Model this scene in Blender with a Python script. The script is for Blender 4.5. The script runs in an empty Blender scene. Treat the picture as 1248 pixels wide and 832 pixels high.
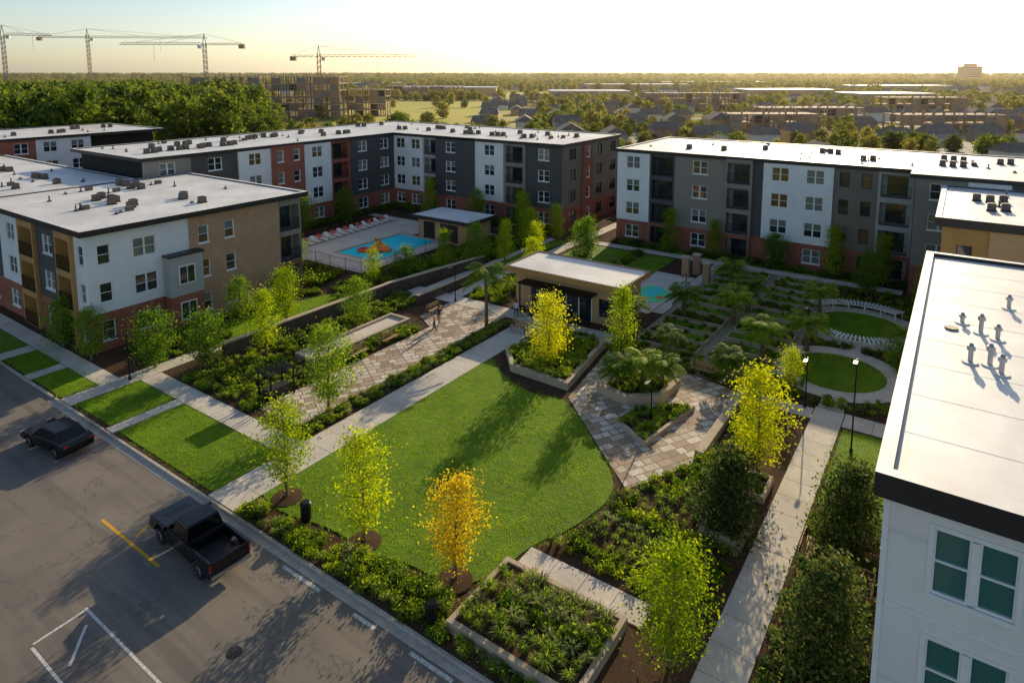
import bpy, math, random
import numpy as np
from mathutils import Vector, Matrix
random.seed(7); rng=np.random.default_rng(7)
SC=bpy.context.scene
COL=SC.collection
R=random.uniform
# ------------------------------------------------------------------ materials
def newmat(name):
    m=bpy.data.materials.new(name); m.use_nodes=True
    nt=m.node_tree; return m,nt,nt.nodes,nt.links,nt.nodes['Principled BSDF']
def setspec(b,v):
    for k in ('Specular IOR Level','Specular'):
        if k in b.inputs: b.inputs[k].default_value=v; return
def mixcol(N,L,fac,a,b,mode='MIX'):
    n=N.new('ShaderNodeMix'); n.data_type='RGBA'; n.blend_type=mode
    ins=[i for i in n.inputs if i.type=='RGBA']; f=n.inputs[0]
    if hasattr(fac,'links'): L.new(fac,f)
    else: f.default_value=fac
    for s,x in zip(ins,(a,b)):
        if hasattr(x,'links'): L.new(x,s)
        else: s.default_value=(*x,1)
    return [o for o in n.outputs if o.type=='RGBA'][0]
def noise(N,L,vec,scale,detail=5,rough=.6):
    n=N.new('ShaderNodeTexNoise'); n.inputs['Scale'].default_value=scale; n.inputs['Detail'].default_value=detail
    n.inputs['Roughness'].default_value=rough; L.new(vec,n.inputs['Vector']); return n.outputs['Fac']
def ramp(N,L,fac,stops):
    r=N.new('ShaderNodeValToRGB'); L.new(fac,r.inputs[0]); e=r.color_ramp.elements
    while len(e)<len(stops): e.new(.5)
    for el,(p,c) in zip(e,stops):
        el.position=p; el.color=(*c,1) if hasattr(c,'__len__') else (c,c,c,1)
    return r.outputs[0]
def surf(name,a,b=None,scale=3,big=.25,rough=.85,bump=.2,bscale=30,spec=.3,metal=0,amt=.5):
    m,nt,N,L,B=newmat(name)
    tc=N.new('ShaderNodeTexCoord').outputs['Object']
    b=b or tuple(x*.75 for x in a)
    f=noise(N,L,tc,scale); c=mixcol(N,L,ramp(N,L,f,[(.35,0),(.65,1)]),a,b)
    g=noise(N,L,tc,big,3)
    c=mixcol(N,L,ramp(N,L,g,[(.4,0),(.7,amt)]),c,tuple(x*.72 for x in b))
    L.new(c,B.inputs['Base Color']); B.inputs['Roughness'].default_value=rough; setspec(B,spec); B.inputs['Metallic'].default_value=metal
    if bump>0:
        bn=N.new('ShaderNodeBump'); bn.inputs['Strength'].default_value=bump; bn.inputs['Distance'].default_value=.03
        L.new(noise(N,L,tc,bscale,4),bn.inputs['Height']); L.new(bn.outputs[0],B.inputs['Normal'])
    return m
def plain(name,c,rough=.6,metal=0,spec=.4):
    m,nt,N,L,B=newmat(name)
    tc=N.new('ShaderNodeTexCoord').outputs['Object']
    f=noise(N,L,tc,4,3); L.new(mixcol(N,L,f,tuple(x*.88 for x in c),tuple(min(1,x*1.1) for x in c)),B.inputs['Base Color'])
    B.inputs['Roughness'].default_value=rough; B.inputs['Metallic'].default_value=metal; setspec(B,spec); return m
def wallvec(N,L):
    tc=N.new('ShaderNodeTexCoord').outputs['Object']; s=N.new('ShaderNodeSeparateXYZ'); L.new(tc,s.inputs[0])
    a=N.new('ShaderNodeMath'); L.new(s.outputs[0],a.inputs[0]); L.new(s.outputs[1],a.inputs[1])
    c=N.new('ShaderNodeCombineXYZ'); L.new(a.outputs[0],c.inputs[0]); L.new(s.outputs[2],c.inputs[1]); return c.outputs[0],tc
def brickmat(name,c1,c2,mortar,w=.24,h=.08,ms=.012):
    m,nt,N,L,B=newmat(name); v,tc=wallvec(N,L)
    t=N.new('ShaderNodeTexBrick'); L.new(v,t.inputs['Vector']); t.inputs['Scale'].default_value=1
    t.inputs['Color1'].default_value=(*c1,1);t.inputs['Color2'].default_value=(*c2,1);t.inputs['Mortar'].default_value=(*mortar,1)
    t.inputs['Brick Width'].default_value=w;t.inputs['Row Height'].default_value=h;t.inputs['Mortar Size'].default_value=ms
    g=noise(N,L,tc,.6,4); c=mixcol(N,L,ramp(N,L,g,[(.35,0),(.7,.4)]),t.outputs['Color'],tuple(x*.7 for x in c2))
    L.new(c,B.inputs['Base Color']); B.inputs['Roughness'].default_value=.9; setspec(B,.2)
    return m
def siding(name,c,step=.2,depth=.25):
    m,nt,N,L,B=newmat(name); v,tc=wallvec(N,L)
    s=N.new('ShaderNodeSeparateXYZ'); L.new(v,s.inputs[0])
    d=N.new('ShaderNodeMath'); d.operation='DIVIDE'; L.new(s.outputs[1],d.inputs[0]); d.inputs[1].default_value=step
    fr=N.new('ShaderNodeMath'); fr.operation='FRACT'; L.new(d.outputs[0],fr.inputs[0])
    g=noise(N,L,tc,.5,5); base=mixcol(N,L,ramp(N,L,g,[(.3,0),(.75,1)]),c,tuple(x*.86 for x in c))
    base=mixcol(N,L,ramp(N,L,fr.outputs[0],[(.0,.35),(.1,0)]),base,tuple(x*.6 for x in c))
    L.new(base,B.inputs['Base Color']); B.inputs['Roughness'].default_value=.65; setspec(B,.3)
    bn=N.new('ShaderNodeBump'); bn.inputs['Strength'].default_value=depth; bn.inputs['Distance'].default_value=.02
    L.new(fr.outputs[0],bn.inputs['Height']); L.new(bn.outputs[0],B.inputs['Normal']); return m
def leafmat(name,d,l,trans=.45,accent=None,tv=2.2,v0=.85,v1=1.5):
    m,nt,N,L,B=newmat(name); N.remove(B)
    out=[n for n in N if n.type=='OUTPUT_MATERIAL'][0]
    g=N.new('ShaderNodeNewGeometry'); oi=N.new('ShaderNodeObjectInfo')
    st=[(0,d),(.7,l)]
    if accent: st.append((.95,accent))
    c=ramp(N,L,g.outputs['Random Per Island'],st)
    hv=N.new('ShaderNodeHueSaturation'); L.new(c,hv.inputs['Color'])
    mr=N.new('ShaderNodeMapRange'); L.new(oi.outputs['Random'],mr.inputs[0]); mr.inputs[3].default_value=v0; mr.inputs[4].default_value=v1
    L.new(mr.outputs[0],hv.inputs['Value'])
    mh=N.new('ShaderNodeMapRange'); L.new(oi.outputs['Random'],mh.inputs[0]); mh.inputs[3].default_value=.515; mh.inputs[4].default_value=.485
    L.new(mh.outputs[0],hv.inputs['Hue'])
    df=N.new('ShaderNodeBsdfPrincipled'); L.new(hv.outputs[0],df.inputs['Base Color']); df.inputs['Roughness'].default_value=.65; setspec(df,.12)
    tr=N.new('ShaderNodeBsdfTranslucent')
    br=N.new('ShaderNodeHueSaturation'); L.new(hv.outputs[0],br.inputs['Color']); br.inputs['Value'].default_value=tv; br.inputs['Saturation'].default_value=1.1
    L.new(br.outputs[0],tr.inputs['Color'])
    mx=N.new('ShaderNodeMixShader'); mx.inputs[0].default_value=trans; L.new(df.outputs[0],mx.inputs[1]); L.new(tr.outputs[0],mx.inputs[2]); L.new(mx.outputs[0],out.inputs[0])
    return m
M={}
def asphaltmat():
    m,nt,N,L,B=newmat('asphalt'); tc=N.new('ShaderNodeTexCoord').outputs['Object']
    c=mixcol(N,L,noise(N,L,tc,14,6,.8),(.12,.1,.085),(.26,.22,.18))
    g=noise(N,L,tc,.18,5); c=mixcol(N,L,ramp(N,L,g,[(.4,0),(.62,.65)]),c,(.28,.235,.185))
    mp=N.new('ShaderNodeMapping'); L.new(tc,mp.inputs[0]); mp.inputs['Scale'].default_value=(1.1,.06,1)
    s=noise(N,L,mp.outputs[0],1,3); c=mixcol(N,L,ramp(N,L,s,[(.5,0),(.66,.5)]),c,(.1,.087,.075))
    c=mixcol(N,L,ramp(N,L,noise(N,L,tc,1.7,2),[(.68,0),(.76,.5)]),c,(.06,.052,.046))
    v=N.new('ShaderNodeTexVoronoi'); v.feature='DISTANCE_TO_EDGE'; v.inputs['Scale'].default_value=.13
    w=N.new('ShaderNodeVectorMath'); w.operation='ADD'; L.new(tc,w.inputs[0])
    nn=N.new('ShaderNodeTexNoise'); nn.inputs['Scale'].default_value=.7; nn.inputs['Detail'].default_value=6; L.new(tc,nn.inputs['Vector'])
    sc=N.new('ShaderNodeVectorMath'); sc.operation='SCALE'; L.new(nn.outputs['Color'],sc.inputs[0]); sc.inputs['Scale'].default_value=3; L.new(sc.outputs[0],w.inputs[1]); L.new(w.outputs[0],v.inputs['Vector'])
    c=mixcol(N,L,ramp(N,L,v.outputs['Distance'],[(0,.6),(.005,0)]),c,(.05,.045,.04))
    L.new(c,B.inputs['Base Color']); B.inputs['Roughness'].default_value=.75; setspec(B,.4)
    bn=N.new('ShaderNodeBump'); bn.inputs['Strength'].default_value=.35; bn.inputs['Distance'].default_value=.02
    L.new(noise(N,L,tc,60,3),bn.inputs['Height']); L.new(bn.outputs[0],B.inputs['Normal']); return m
def grassmat(name='lawn_grass',a=(.11,.22,.01),b=(.21,.35,.016),dry=(.3,.36,.03)):
    m,nt,N,L,B=newmat(name); tc=N.new('ShaderNodeTexCoord').outputs['Object']
    c=mixcol(N,L,ramp(N,L,noise(N,L,tc,22,6,.85),[(.35,0),(.65,1)]),a,b)
    c=mixcol(N,L,ramp(N,L,noise(N,L,tc,1.1,5,.7),[(.45,0),(.75,.6)]),c,dry)
    c=mixcol(N,L,ramp(N,L,noise(N,L,tc,.35,3),[(.4,0),(.6,.4)]),c,tuple(x*.6 for x in a))
    L.new(c,B.inputs['Base Color']); B.inputs['Roughness'].default_value=.75; setspec(B,.15)
    bn=N.new('ShaderNodeBump'); bn.inputs['Strength'].default_value=1; bn.inputs['Distance'].default_value=.08
    L.new(noise(N,L,tc,35,5,.8),bn.inputs['Height']); L.new(bn.outputs[0],B.inputs['Normal']); return m
def pavermat():
    m,nt,N,L,B=newmat('flagstone_pavers'); tc=N.new('ShaderNodeTexCoord').outputs['Object']
    mp=N.new('ShaderNodeMapping'); L.new(tc,mp.inputs[0]); mp.inputs['Rotation'].default_value=(0,0,math.radians(30))
    t=N.new('ShaderNodeTexBrick'); L.new(mp.outputs[0],t.inputs['Vector']); t.inputs['Scale'].default_value=1; t.offset=.37; t.squash=.6; t.squash_frequency=2
    t.inputs['Color1'].default_value=(0,0,0,1); t.inputs['Color2'].default_value=(1,1,1,1); t.inputs['Mortar'].default_value=(.5,.5,.5,1)
    t.inputs['Brick Width'].default_value=1.05;t.inputs['Row Height'].default_value=.58;t.inputs['Mortar Size'].default_value=.045
    c=ramp(N,L,t.outputs['Color'],[(0,(.3,.2,.13)),(.3,(.47,.34,.23)),(.55,(.64,.52,.4)),(.85,(.8,.71,.6))])
    c=mixcol(N,L,ramp(N,L,noise(N,L,tc,5,6,.75),[(.4,0),(.65,.6)]),c,(.36,.26,.17))
    c=mixcol(N,L,t.outputs['Fac'],c,(.22,.17,.12))
    L.new(c,B.inputs['Base Color']); B.inputs['Roughness'].default_value=.75; setspec(B,.3)
    bn=N.new('ShaderNodeBump'); bn.inputs['Strength'].default_value=.5; bn.invert=True; L.new(t.outputs['Fac'],bn.inputs['Height']); L.new(bn.outputs[0],B.inputs['Normal']); return m
def groundmat():
    m,nt,N,L,B=newmat('terrain'); tc=N.new('ShaderNodeTexCoord').outputs['Object']
    c=mixcol(N,L,ramp(N,L,noise(N,L,tc,.02,6,.7),[(.42,0),(.58,1)]),(.16,.19,.035),(.36,.29,.08))
    c=mixcol(N,L,ramp(N,L,noise(N,L,tc,.005,4),[(.5,0),(.62,.7)]),c,(.5,.39,.17))
    c=mixcol(N,L,ramp(N,L,noise(N,L,tc,.4,5,.8),[(.4,0),(.65,.5)]),c,(.08,.09,.02))
    L.new(c,B.inputs['Base Color']); B.inputs['Roughness'].default_value=1; setspec(B,.05); return m
M['asphalt']=asphaltmat(); M['grass']=grassmat(); M['paver']=pavermat(); M['ground']=groundmat()
M['field']=surf('dry_field',(.65,.5,.05),(.46,.44,.06),scale=.05,big=.01,bump=0)
M['farroad']=surf('pale_road',(.4,.35,.28),(.33,.29,.24),scale=.5,big=.02,bump=0)
M['conc']=surf('sidewalk_concrete',(.76,.68,.57),(.62,.55,.46),scale=6,big=.5,bump=.1,amt=.6)
M['concw']=surf('planter_concrete',(.62,.49,.35),(.5,.39,.28),scale=5,big=.6,bump=.2)
M['kerb']=surf('kerb_concrete',(.62,.55,.46),(.46,.4,.34),scale=4,big=.8,bump=.2)
M['mulch']=surf('mulch',(.15,.085,.05),(.065,.038,.024),scale=20,big=1,bump=1,bscale=40,rough=1,spec=.1)
M['gravel']=surf('gravel',(.42,.34,.22),(.28,.23,.15),scale=25,big=.6,bump=.6,bscale=60)
M['deck']=surf('pool_deck_concrete',(.8,.7,.58),(.68,.6,.5),scale=3,big=.4,bump=.1)
M['wpaint']=surf('white_road_paint',(.85,.84,.8),(.45,.42,.38),scale=9,big=2,bump=.1,amt=.3)
M['ypaint']=surf('yellow_road_paint',(.9,.46,.03),(.65,.35,.04),scale=9,big=2,bump=.1,amt=.2)
M['roofw']=surf('white_roof_membrane',(.88,.86,.82),(.77,.74,.7),scale=.9,big=.22,bump=.08,bscale=6,rough=.5,amt=.7)
M['white']=siding('white_siding',(.88,.87,.86),.3,.15)
M['owhite']=siding('off_white_siding',(.86,.82,.75),2.4,.1)
M['lgrey']=siding('light_grey_siding',(.44,.44,.42),.18,.4)
M['mgrey']=siding('taupe_siding',(.3,.265,.225),.18,.3)
M['dgrey']=siding('dark_grey_siding',(.1,.095,.092),.18,.3)
M['tgrey']=siding('brown_grey_siding',(.22,.185,.15),.2,.3)
M['wood']=siding('wood_cladding',(.58,.32,.11),.14,.5)
M['brick']=brickmat('red_brick',(.45,.1,.055),(.31,.07,.04),(.34,.23,.17))
M['tbrick']=brickmat('tan_brick',(.64,.36,.2),(.46,.25,.14),(.48,.36,.26))
M['dbrick']=brickmat('dark_retaining_block',(.18,.12,.09),(.12,.08,.06),(.07,.055,.045),.4,.2,.015)
M['dark']=plain('dark_fascia_metal',(.04,.036,.034),.45,.3)
M['black']=plain('black_metal',(.015,.015,.016),.4,.4)
M['trim']=plain('white_trim',(.86,.84,.8),.5)
M['steel']=plain('galvanised_steel',(.45,.46,.47),.35,.9)
M['unit']=plain('condenser_grey',(.15,.12,.1),.6,.2)
M['interior']=plain('interior_dark',(.03,.028,.025),.9)
M['tan']=siding('tan_stucco',(.62,.4,.2),1.5,.1)
M['timber']=plain('timber',(.46,.27,.12),.7)
M['red']=plain('red_fabric',(.7,.1,.06),.8)
M['cream']=plain('cream_fabric',(.85,.78,.68),.8)
M['yellow']=plain('yellow_vinyl',(.95,.6,.03),.35)
M['orange']=plain('orange_vinyl',(.95,.22,.03),.35)
M['cyan']=plain('turquoise_vinyl',(.03,.85,.75),.35)
M['greenv']=plain('green_splash_pad',(.06,.85,.32),.5)
M['conframe']=surf('raw_concrete_frame',(.52,.36,.23),(.38,.26,.17),scale=.3,big=.05,bump=0)
M['craney']=plain('crane_paint',(.25,.15,.11),.6)
M['craned']=plain('crane_paint_dark',(.1,.09,.1),.6)
M['houseroof']=surf('shingle_roof',(.3,.23,.19),(.17,.14,.12),scale=.6,big=.02,bump=0)
M['bark']=surf('bark',(.26,.18,.11),(.13,.1,.06),scale=12,big=2,bump=.5)
M['skin']=plain('skin',(.45,.27,.19),.6)
def glass(name,c,rough=.06,spec=.9):
    m,nt,N,L,B=newmat(name); tc=N.new('ShaderNodeTexCoord').outputs['Object']
    L.new(mixcol(N,L,noise(N,L,tc,.7,2),c,tuple(x*.4 for x in c)),B.inputs['Base Color']); B.inputs['Roughness'].default_value=rough; setspec(B,spec); return m
M['g0']=glass('window_glass',(.03,.042,.052)); M['g1']=glass('window_glass_blind',(.28,.28,.25),.12); M['g2']=glass('window_glass_warm',(.22,.13,.05),.08); M['gc']=glass('car_glass',(.006,.007,.008),.05,.5)
def blindglass():
    m,nt,N,L,B=newmat('window_glass_slatted_blind'); tc=N.new('ShaderNodeTexCoord').outputs['Object']; s=N.new('ShaderNodeSeparateXYZ'); L.new(tc,s.inputs[0])
    w=N.new('ShaderNodeMath'); w.operation='MULTIPLY'; L.new(s.outputs[2],w.inputs[0]); w.inputs[1].default_value=16
    f=N.new('ShaderNodeMath'); f.operation='FRACT'; L.new(w.outputs[0],f.inputs[0])
    c=mixcol(N,L,ramp(N,L,f.outputs[0],[(.1,0),(.4,1)]),(.015,.06,.05),(.06,.19,.155))
    L.new(c,B.inputs['Base Color']); B.inputs['Roughness'].default_value=.08; setspec(B,.7); return m
M['g3']=blindglass()
def water():
    m,nt,N,L,B=newmat('pool_water'); tc=N.new('ShaderNodeTexCoord').outputs['Object']
    L.new(mixcol(N,L,noise(N,L,tc,.8,3),(.01,.75,.95),(.05,.9,1)),B.inputs['Base Color']); B.inputs['Roughness'].default_value=.4; setspec(B,.05)
    bn=N.new('ShaderNodeBump'); bn.inputs['Strength'].default_value=.2; bn.inputs['Distance'].default_value=.05; L.new(noise(N,L,tc,3,3),bn.inputs['Height']); L.new(bn.outputs[0],B.inputs['Normal']); return m
M['water']=water()
def carpaint(name,c):
    m,nt,N,L,B=newmat(name); tc=N.new('ShaderNodeTexCoord').outputs['Object']
    L.new(mixcol(N,L,noise(N,L,tc,2,2),c,tuple(x*1.3 for x in c)),B.inputs['Base Color']); B.inputs['Roughness'].default_value=.2; setspec(B,.3)
    if 'Coat Weight' in B.inputs: B.inputs['Coat Weight'].default_value=.3; B.inputs['Coat Roughness'].default_value=.04
    return m
M['paint']=carpaint('black_car_paint',(.004,.004,.005)); M['paintb']=carpaint('dark_blue_car_paint',(.004,.007,.013)); M['paintw']=carpaint('silver_car_paint',(.5,.5,.5))
M['tyre']=plain('tyre_rubber',(.015,.015,.015),.9); M['lampred']=plain('tail_lamp',(.35,.01,.01),.2); M['lampw']=plain('head_lamp',(.5,.5,.52),.15)
M['ly']=leafmat('yellow_green_leaves',(.11,.17,.014),(.24,.3,.025),.5,(.36,.37,.03))
M['lo']=leafmat('golden_leaves',(.3,.21,.014),(.46,.35,.03),.45,(.42,.4,.05))
M['lgold']=leafmat('bright_yellow_leaves',(.17,.2,.014),(.32,.35,.03),.5,(.46,.44,.04))
M['lg']=leafmat('green_leaves',(.05,.1,.014),(.125,.2,.025),.47,(.22,.28,.03))
M['lmag']=leafmat('magnolia_leaves',(.026,.052,.014),(.08,.115,.025),.28,(.21,.19,.06))
M['lf']=leafmat('forest_leaves',(.035,.062,.012),(.1,.135,.02),.4,(.17,.18,.03))
M['lf2']=leafmat('haze_tinted_far_leaves',(.075,.088,.02),(.18,.17,.038),.45,(.27,.22,.05))  # lighter, warmer tones: distance haze and golden light put into the leaf colour
M['lsh']=leafmat('shrub_leaves',(.05,.09,.014),(.12,.18,.02),.42,(.2,.25,.03))
M['lsh2']=leafmat('lime_shrub_leaves',(.12,.18,.02),(.23,.29,.03),.45,(.34,.34,.04))
M['lgr']=leafmat('grass_blades',(.1,.17,.02),(.21,.28,.04),.45,(.34,.33,.08))
M['lsil']=leafmat('pale_grass_blades',(.14,.18,.06),(.27,.31,.1),.4,(.38,.35,.16))
M['lpalm']=leafmat('palm_leaves',(.11,.18,.02),(.23,.31,.04),.5,(.34,.36,.05))
M['lturf']=leafmat('turf_blades',(.12,.22,.01),(.21,.33,.018),.48,(.31,.38,.03),v0=.9,v1=1.3)
# ------------------------------------------------------------------ mesh builder
class MB:
    def __init__(s): s.v=[];s.f=[];s.m=[];s.mats=[]
    def mi(s,k):
        k=M[k] if isinstance(k,str) else k
        if k not in s.mats: s.mats.append(k)
        return s.mats.index(k)
    def face(s,pts,k):
        n=len(s.v); s.v+= [tuple(p) for p in pts]; s.f.append(tuple(range(n,n+len(pts)))); s.m.append(s.mi(k))
    def hexa(s,p,k):
        n=len(s.v); s.v+=[tuple(q) for q in p]; i=s.mi(k)
        for f in ((0,3,2,1),(4,5,6,7),(0,1,5,4),(1,2,6,5),(2,3,7,6),(3,0,4,7)):
            s.f.append(tuple(n+a for a in f)); s.m.append(i)
    def box(s,x0,y0,z0,x1,y1,z1,k):
        x0,x1=min(x0,x1),max(x0,x1); y0,y1=min(y0,y1),max(y0,y1)
        s.hexa([(x0,y0,z0),(x1,y0,z0),(x1,y1,z0),(x0,y1,z0),(x0,y0,z1),(x1,y0,z1),(x1,y1,z1),(x0,y1,z1)],k)
    def obox(s,cx,cy,z0,z1,lx,ly,a,k):
        c,si=math.cos(a),math.sin(a); q=[]
        for z in (z0,z1):
            for x,y in ((-lx/2,-ly/2),(lx/2,-ly/2),(lx/2,ly/2),(-lx/2,ly/2)): q.append((cx+x*c-y*si,cy+x*si+y*c,z))
        s.hexa(q,k)
    def beam(s,p,q,w,k,w2=None):
        p=Vector(p);q=Vector(q);d=(q-p)
        if d.length<1e-6: return
        d.normalize(); up=Vector((0,0,1)) if abs(d.z)<.9 else Vector((1,0,0)); a=d.cross(up).normalized(); b=a.cross(d)
        h=w/2; g=(w2 or w)/2
        s.hexa([p-a*h-b*h,p+a*h-b*h,p+a*h+b*h,p-a*h+b*h,q-a*g-b*g,q+a*g-b*g,q+a*g+b*g,q-a*g+b*g],k)
    def tube(s,pts,rad,n,k,cap=True):
        base=len(s.v); i=s.mi(k); P=[Vector(p) for p in pts]
        for j,p in enumerate(P):
            d=(P[min(j+1,len(P)-1)]-P[max(j-1,0)]).normalized(); up=Vector((0,0,1)) if abs(d.z)<.9 else Vector((1,0,0))
            a=d.cross(up).normalized(); b=a.cross(d)
            for t in range(n):
                an=2*math.pi*t/n; s.v.append(tuple(p+a*math.cos(an)*rad[j]+b*math.sin(an)*rad[j]))
        for j in range(len(P)-1):
            for t in range(n):
                t2=(t+1)%n; s.f.append((base+j*n+t,base+j*n+t2,base+(j+1)*n+t2,base+(j+1)*n+t)); s.m.append(i)
        if cap:
            s.f.append(tuple(base+t for t in range(n))); s.m.append(i)
            s.f.append(tuple(base+(len(P)-1)*n+t for t in range(n))[::-1]); s.m.append(i)
    def cyl(s,x,y,z0,z1,r,k,n=12,r2=None): s.tube([(x,y,z0),(x,y,z1)],[r,r if r2 is None else r2],n,k)
    def prism(s,poly,z0,z1,k,ks=None):
        s.face([(x,y,z1) for x,y in poly],k)
        for i in range(len(poly)):
            a=poly[i];b=poly[(i+1)%len(poly)]; s.face([(*a,z0),(*b,z0),(*b,z1),(*a,z1)],ks or k)
    def ring(s,poly,w,z0,z1,k,kt=None):
        n=len(poly); A=sum(poly[i][0]*poly[(i+1)%n][1]-poly[(i+1)%n][0]*poly[i][1] for i in range(n))
        if A<0: poly=poly[::-1]
        inn=[]
        for i in range(n):
            p=Vector(poly[i]);a=(p-Vector(poly[i-1])).normalized();b=(Vector(poly[(i+1)%n])-p).normalized()
            na=Vector((-a.y,a.x));nb=Vector((-b.y,b.x)); m=(na+nb); m=m/max(.3,m.dot(na)) ; inn.append(p+m*w)
        for i in range(n):
            j=(i+1)%n; o0,o1=poly[i],poly[j]; i0,i1=inn[i],inn[j]
            s.face([(*o0,z1),(*o1,z1),(*i1,z1),(*i0,z1)],kt or k)
            s.face([(*o0,z0),(*o1,z0),(*o1,z1),(*o0,z1)],k); s.face([(*i1,z0),(*i0,z0),(*i0,z1),(*i1,z1)],k)
        return [tuple(p) for p in inn]
    def obj(s,name,parent=None,bevel=0,smooth=False):
        me=bpy.data.meshes.new(name); me.from_pydata(s.v,[],s.f)
        for m in s.mats: me.materials.append(m)
        me.polygons.foreach_set('material_index',s.m)
        if smooth: me.polygons.foreach_set('use_smooth',[True]*len(s.f))
        me.update(); o=bpy.data.objects.new(name,me); COL.objects.link(o)
        if parent: o.parent=parent
        if bevel:
            b=o.modifiers.new('b','BEVEL'); b.width=bevel; b.segments=2; b.limit_method='ANGLE'
        return o
def empty(name,loc=(0,0,0),rz=0):
    e=bpy.data.objects.new(name,None); COL.objects.link(e); e.location=loc; e.rotation_euler=(0,0,rz); e.empty_display_size=.2; return e
def rect(x0,y0,x1,y1): return [(x0,y0),(x1,y0),(x1,y1),(x0,y1)]
def circ(x,y,r,n=40,a0=0): return [(x+r*math.cos(a0+2*math.pi*i/n),y+r*math.sin(a0+2*math.pi*i/n)) for i in range(n)]
def inpoly(x,y,poly):
    c=False;n=len(poly)
    for i in range(n):
        x0,y0=poly[i];x1,y1=poly[i-1]
        if (y0>y)!=(y1>y) and x<(x1-x0)*(y-y0)/(y1-y0)+x0: c=not c
    return c
def smoothpoly(poly,sharp=()):
    for it in range(2):
        out=[];ns=set();n=len(poly)
        for i in range(n):
            if i in sharp: ns.add(len(out)); out.append(poly[i]); continue
            p=Vector(poly[i]);a=Vector(poly[i-1]);b=Vector(poly[(i+1)%n])
            out.append(tuple(p*.75+a*.25)); out.append(tuple(p*.75+b*.25))
        poly=out;sharp=ns
    return poly
# ------------------------------------------------------------------ vegetation prototypes
def leafquads(C,size,asp=.55):
    n=len(C); a=rng.normal(size=(n,3)); a/=np.linalg.norm(a,axis=1)[:,None]
    b=rng.normal(size=(n,3)); b-=a*(a*b).sum(1)[:,None]; b/=np.linalg.norm(b,axis=1)[:,None]
    s=size*rng.uniform(.6,1.3,size=(n,1)); a=a*s; b=b*s*asp
    return np.stack([C-a,C+b-a*.1,C+a,C-b-a*.1],1).reshape(-1,3)
def mesh_with_leaves(name,mb,V,leafm):
    k=mb.mi(leafm); base=len(mb.v); mb.v+= [tuple(x) for x in V.tolist()]; n=len(V)//4
    mb.f+=[(base+4*i,base+4*i+1,base+4*i+2,base+4*i+3) for i in range(n)]; mb.m+=[k]*n
    me=bpy.data.meshes.new(name); me.from_pydata(mb.v,[],mb.f)
    for m in mb.mats: me.materials.append(m)
    me.polygons.foreach_set('material_index',mb.m); me.update(); return me
def prof(shape,t):
    if shape=='oval': return math.sin(math.pi*min(1,max(0,t*.92+.06)))**.7
    if shape=='cone': return (1-t)**.65*min(1,.45+t*3.2)
    if shape=='egg': return (1-t)**.5*min(1,.6+t*2.2)
    if shape=='vase': return min(1,.35+t*1.25)*(1-max(0,t-.72)/.3*.8)
    return math.sqrt(max(0,1-(2*t-1)**2))
def tree_mesh(name,h,cr,c0,shape,leafm,nl,ls,limbs=26,sig=.26,trunk=.09,asp=.55):
    mb=MB(); lean=(R(-.15,.15),R(-.15,.15))
    tp=[(lean[0]*t*t*h*.3+R(-.03,.03),lean[1]*t*t*h*.3+R(-.03,.03),t*h*.9) for t in (0,.2,.4,.6,.8,1)]
    mb.tube(tp,[trunk*1.35,trunk,trunk*.8,trunk*.6,trunk*.35,trunk*.12],7,'bark')
    cl=[]
    for i in range(limbs):
        t=(i+.5)/limbs; z1=c0+(h-c0)*t; an=i*2.4+R(-.5,.5); rr=cr*prof(shape,t)*R(.6,1.2)
        z0=max(c0*.75,z1-rr*R(.5,.9)); z0=min(z0,h*.85); k=z0/(h*.9); bx=lean[0]*k*k*h*.3; by=lean[1]*k*k*h*.3
        e=Vector((bx+math.cos(an)*rr,by+math.sin(an)*rr,z1)); s0=Vector((bx,by,z0)); mid=s0.lerp(e,.5)+Vector((0,0,-.06*rr))
        mb.tube([s0,mid,e],[trunk*.35,trunk*.2,trunk*.06],4,'bark',False)
        for q in (.5,.75,.98):
            p=s0.lerp(e,q); cl.append((p+Vector((R(-1,1),R(-1,1),R(-1,1)))*cr*.15,R(.5,1.3)))
    cl=cl+[(Vector((lean[0]*h*.25+R(-.1,.1),lean[1]*h*.25+R(-.1,.1),h*R(.88,1))),.7) for _ in range(3)]
    C=[]; tot=sum(c[1] for c in cl)
    for p,w in cl:
        n=int(nl*w/tot); s=sig*cr*w
        C.append(np.array(p)+rng.normal(size=(n,3))*np.array([s,s,s*.75]))
    C=np.concatenate(C); return mesh_with_leaves(name,mb,leafquads(C,ls,asp),leafm)
def palm_mesh(name,h,fl,n=26,leafm='lpalm'):
    mb=MB(); mb.tube([(0,0,0),(.05,0,h*.5),(0,.06,h)],[.17,.13,.11],8,'bark'); V=[]
    for i in range(n):
        an=i*2.4; el=R(.0,1.25); L0=fl*R(.8,1.1); d=Vector((math.cos(an),math.sin(an),0)); sd=Vector((-d.y,d.x,0)); pts=[]
        for j in range(13):
            t=j/12; pts.append(Vector((0,0,h))+d*(L0*t*math.cos(el*(1-t*.3)))+Vector((0,0,L0*(math.sin(el)*t-.6*t*t))))
        mb.tube(pts[::3],[.03,.024,.018,.012,.006],3,'bark',False)
        for j in range(2,13):
            for u in (0,.5):
                p=pts[j-1].lerp(pts[j],u); ll=.5*fl*math.sin(math.pi*(j+u)/14)**.6*.6
                for s in (-1,1):
                    q=p+sd*s*ll+d*ll*.45+Vector((0,0,-ll*R(.2,.5))); w=d*.06
                    V+=[p-w,p.lerp(q,.5)+w,q,p.lerp(q,.5)-w]
    return mesh_with_leaves(name,mb,np.array([tuple(v) for v in V]),leafm)
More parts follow.
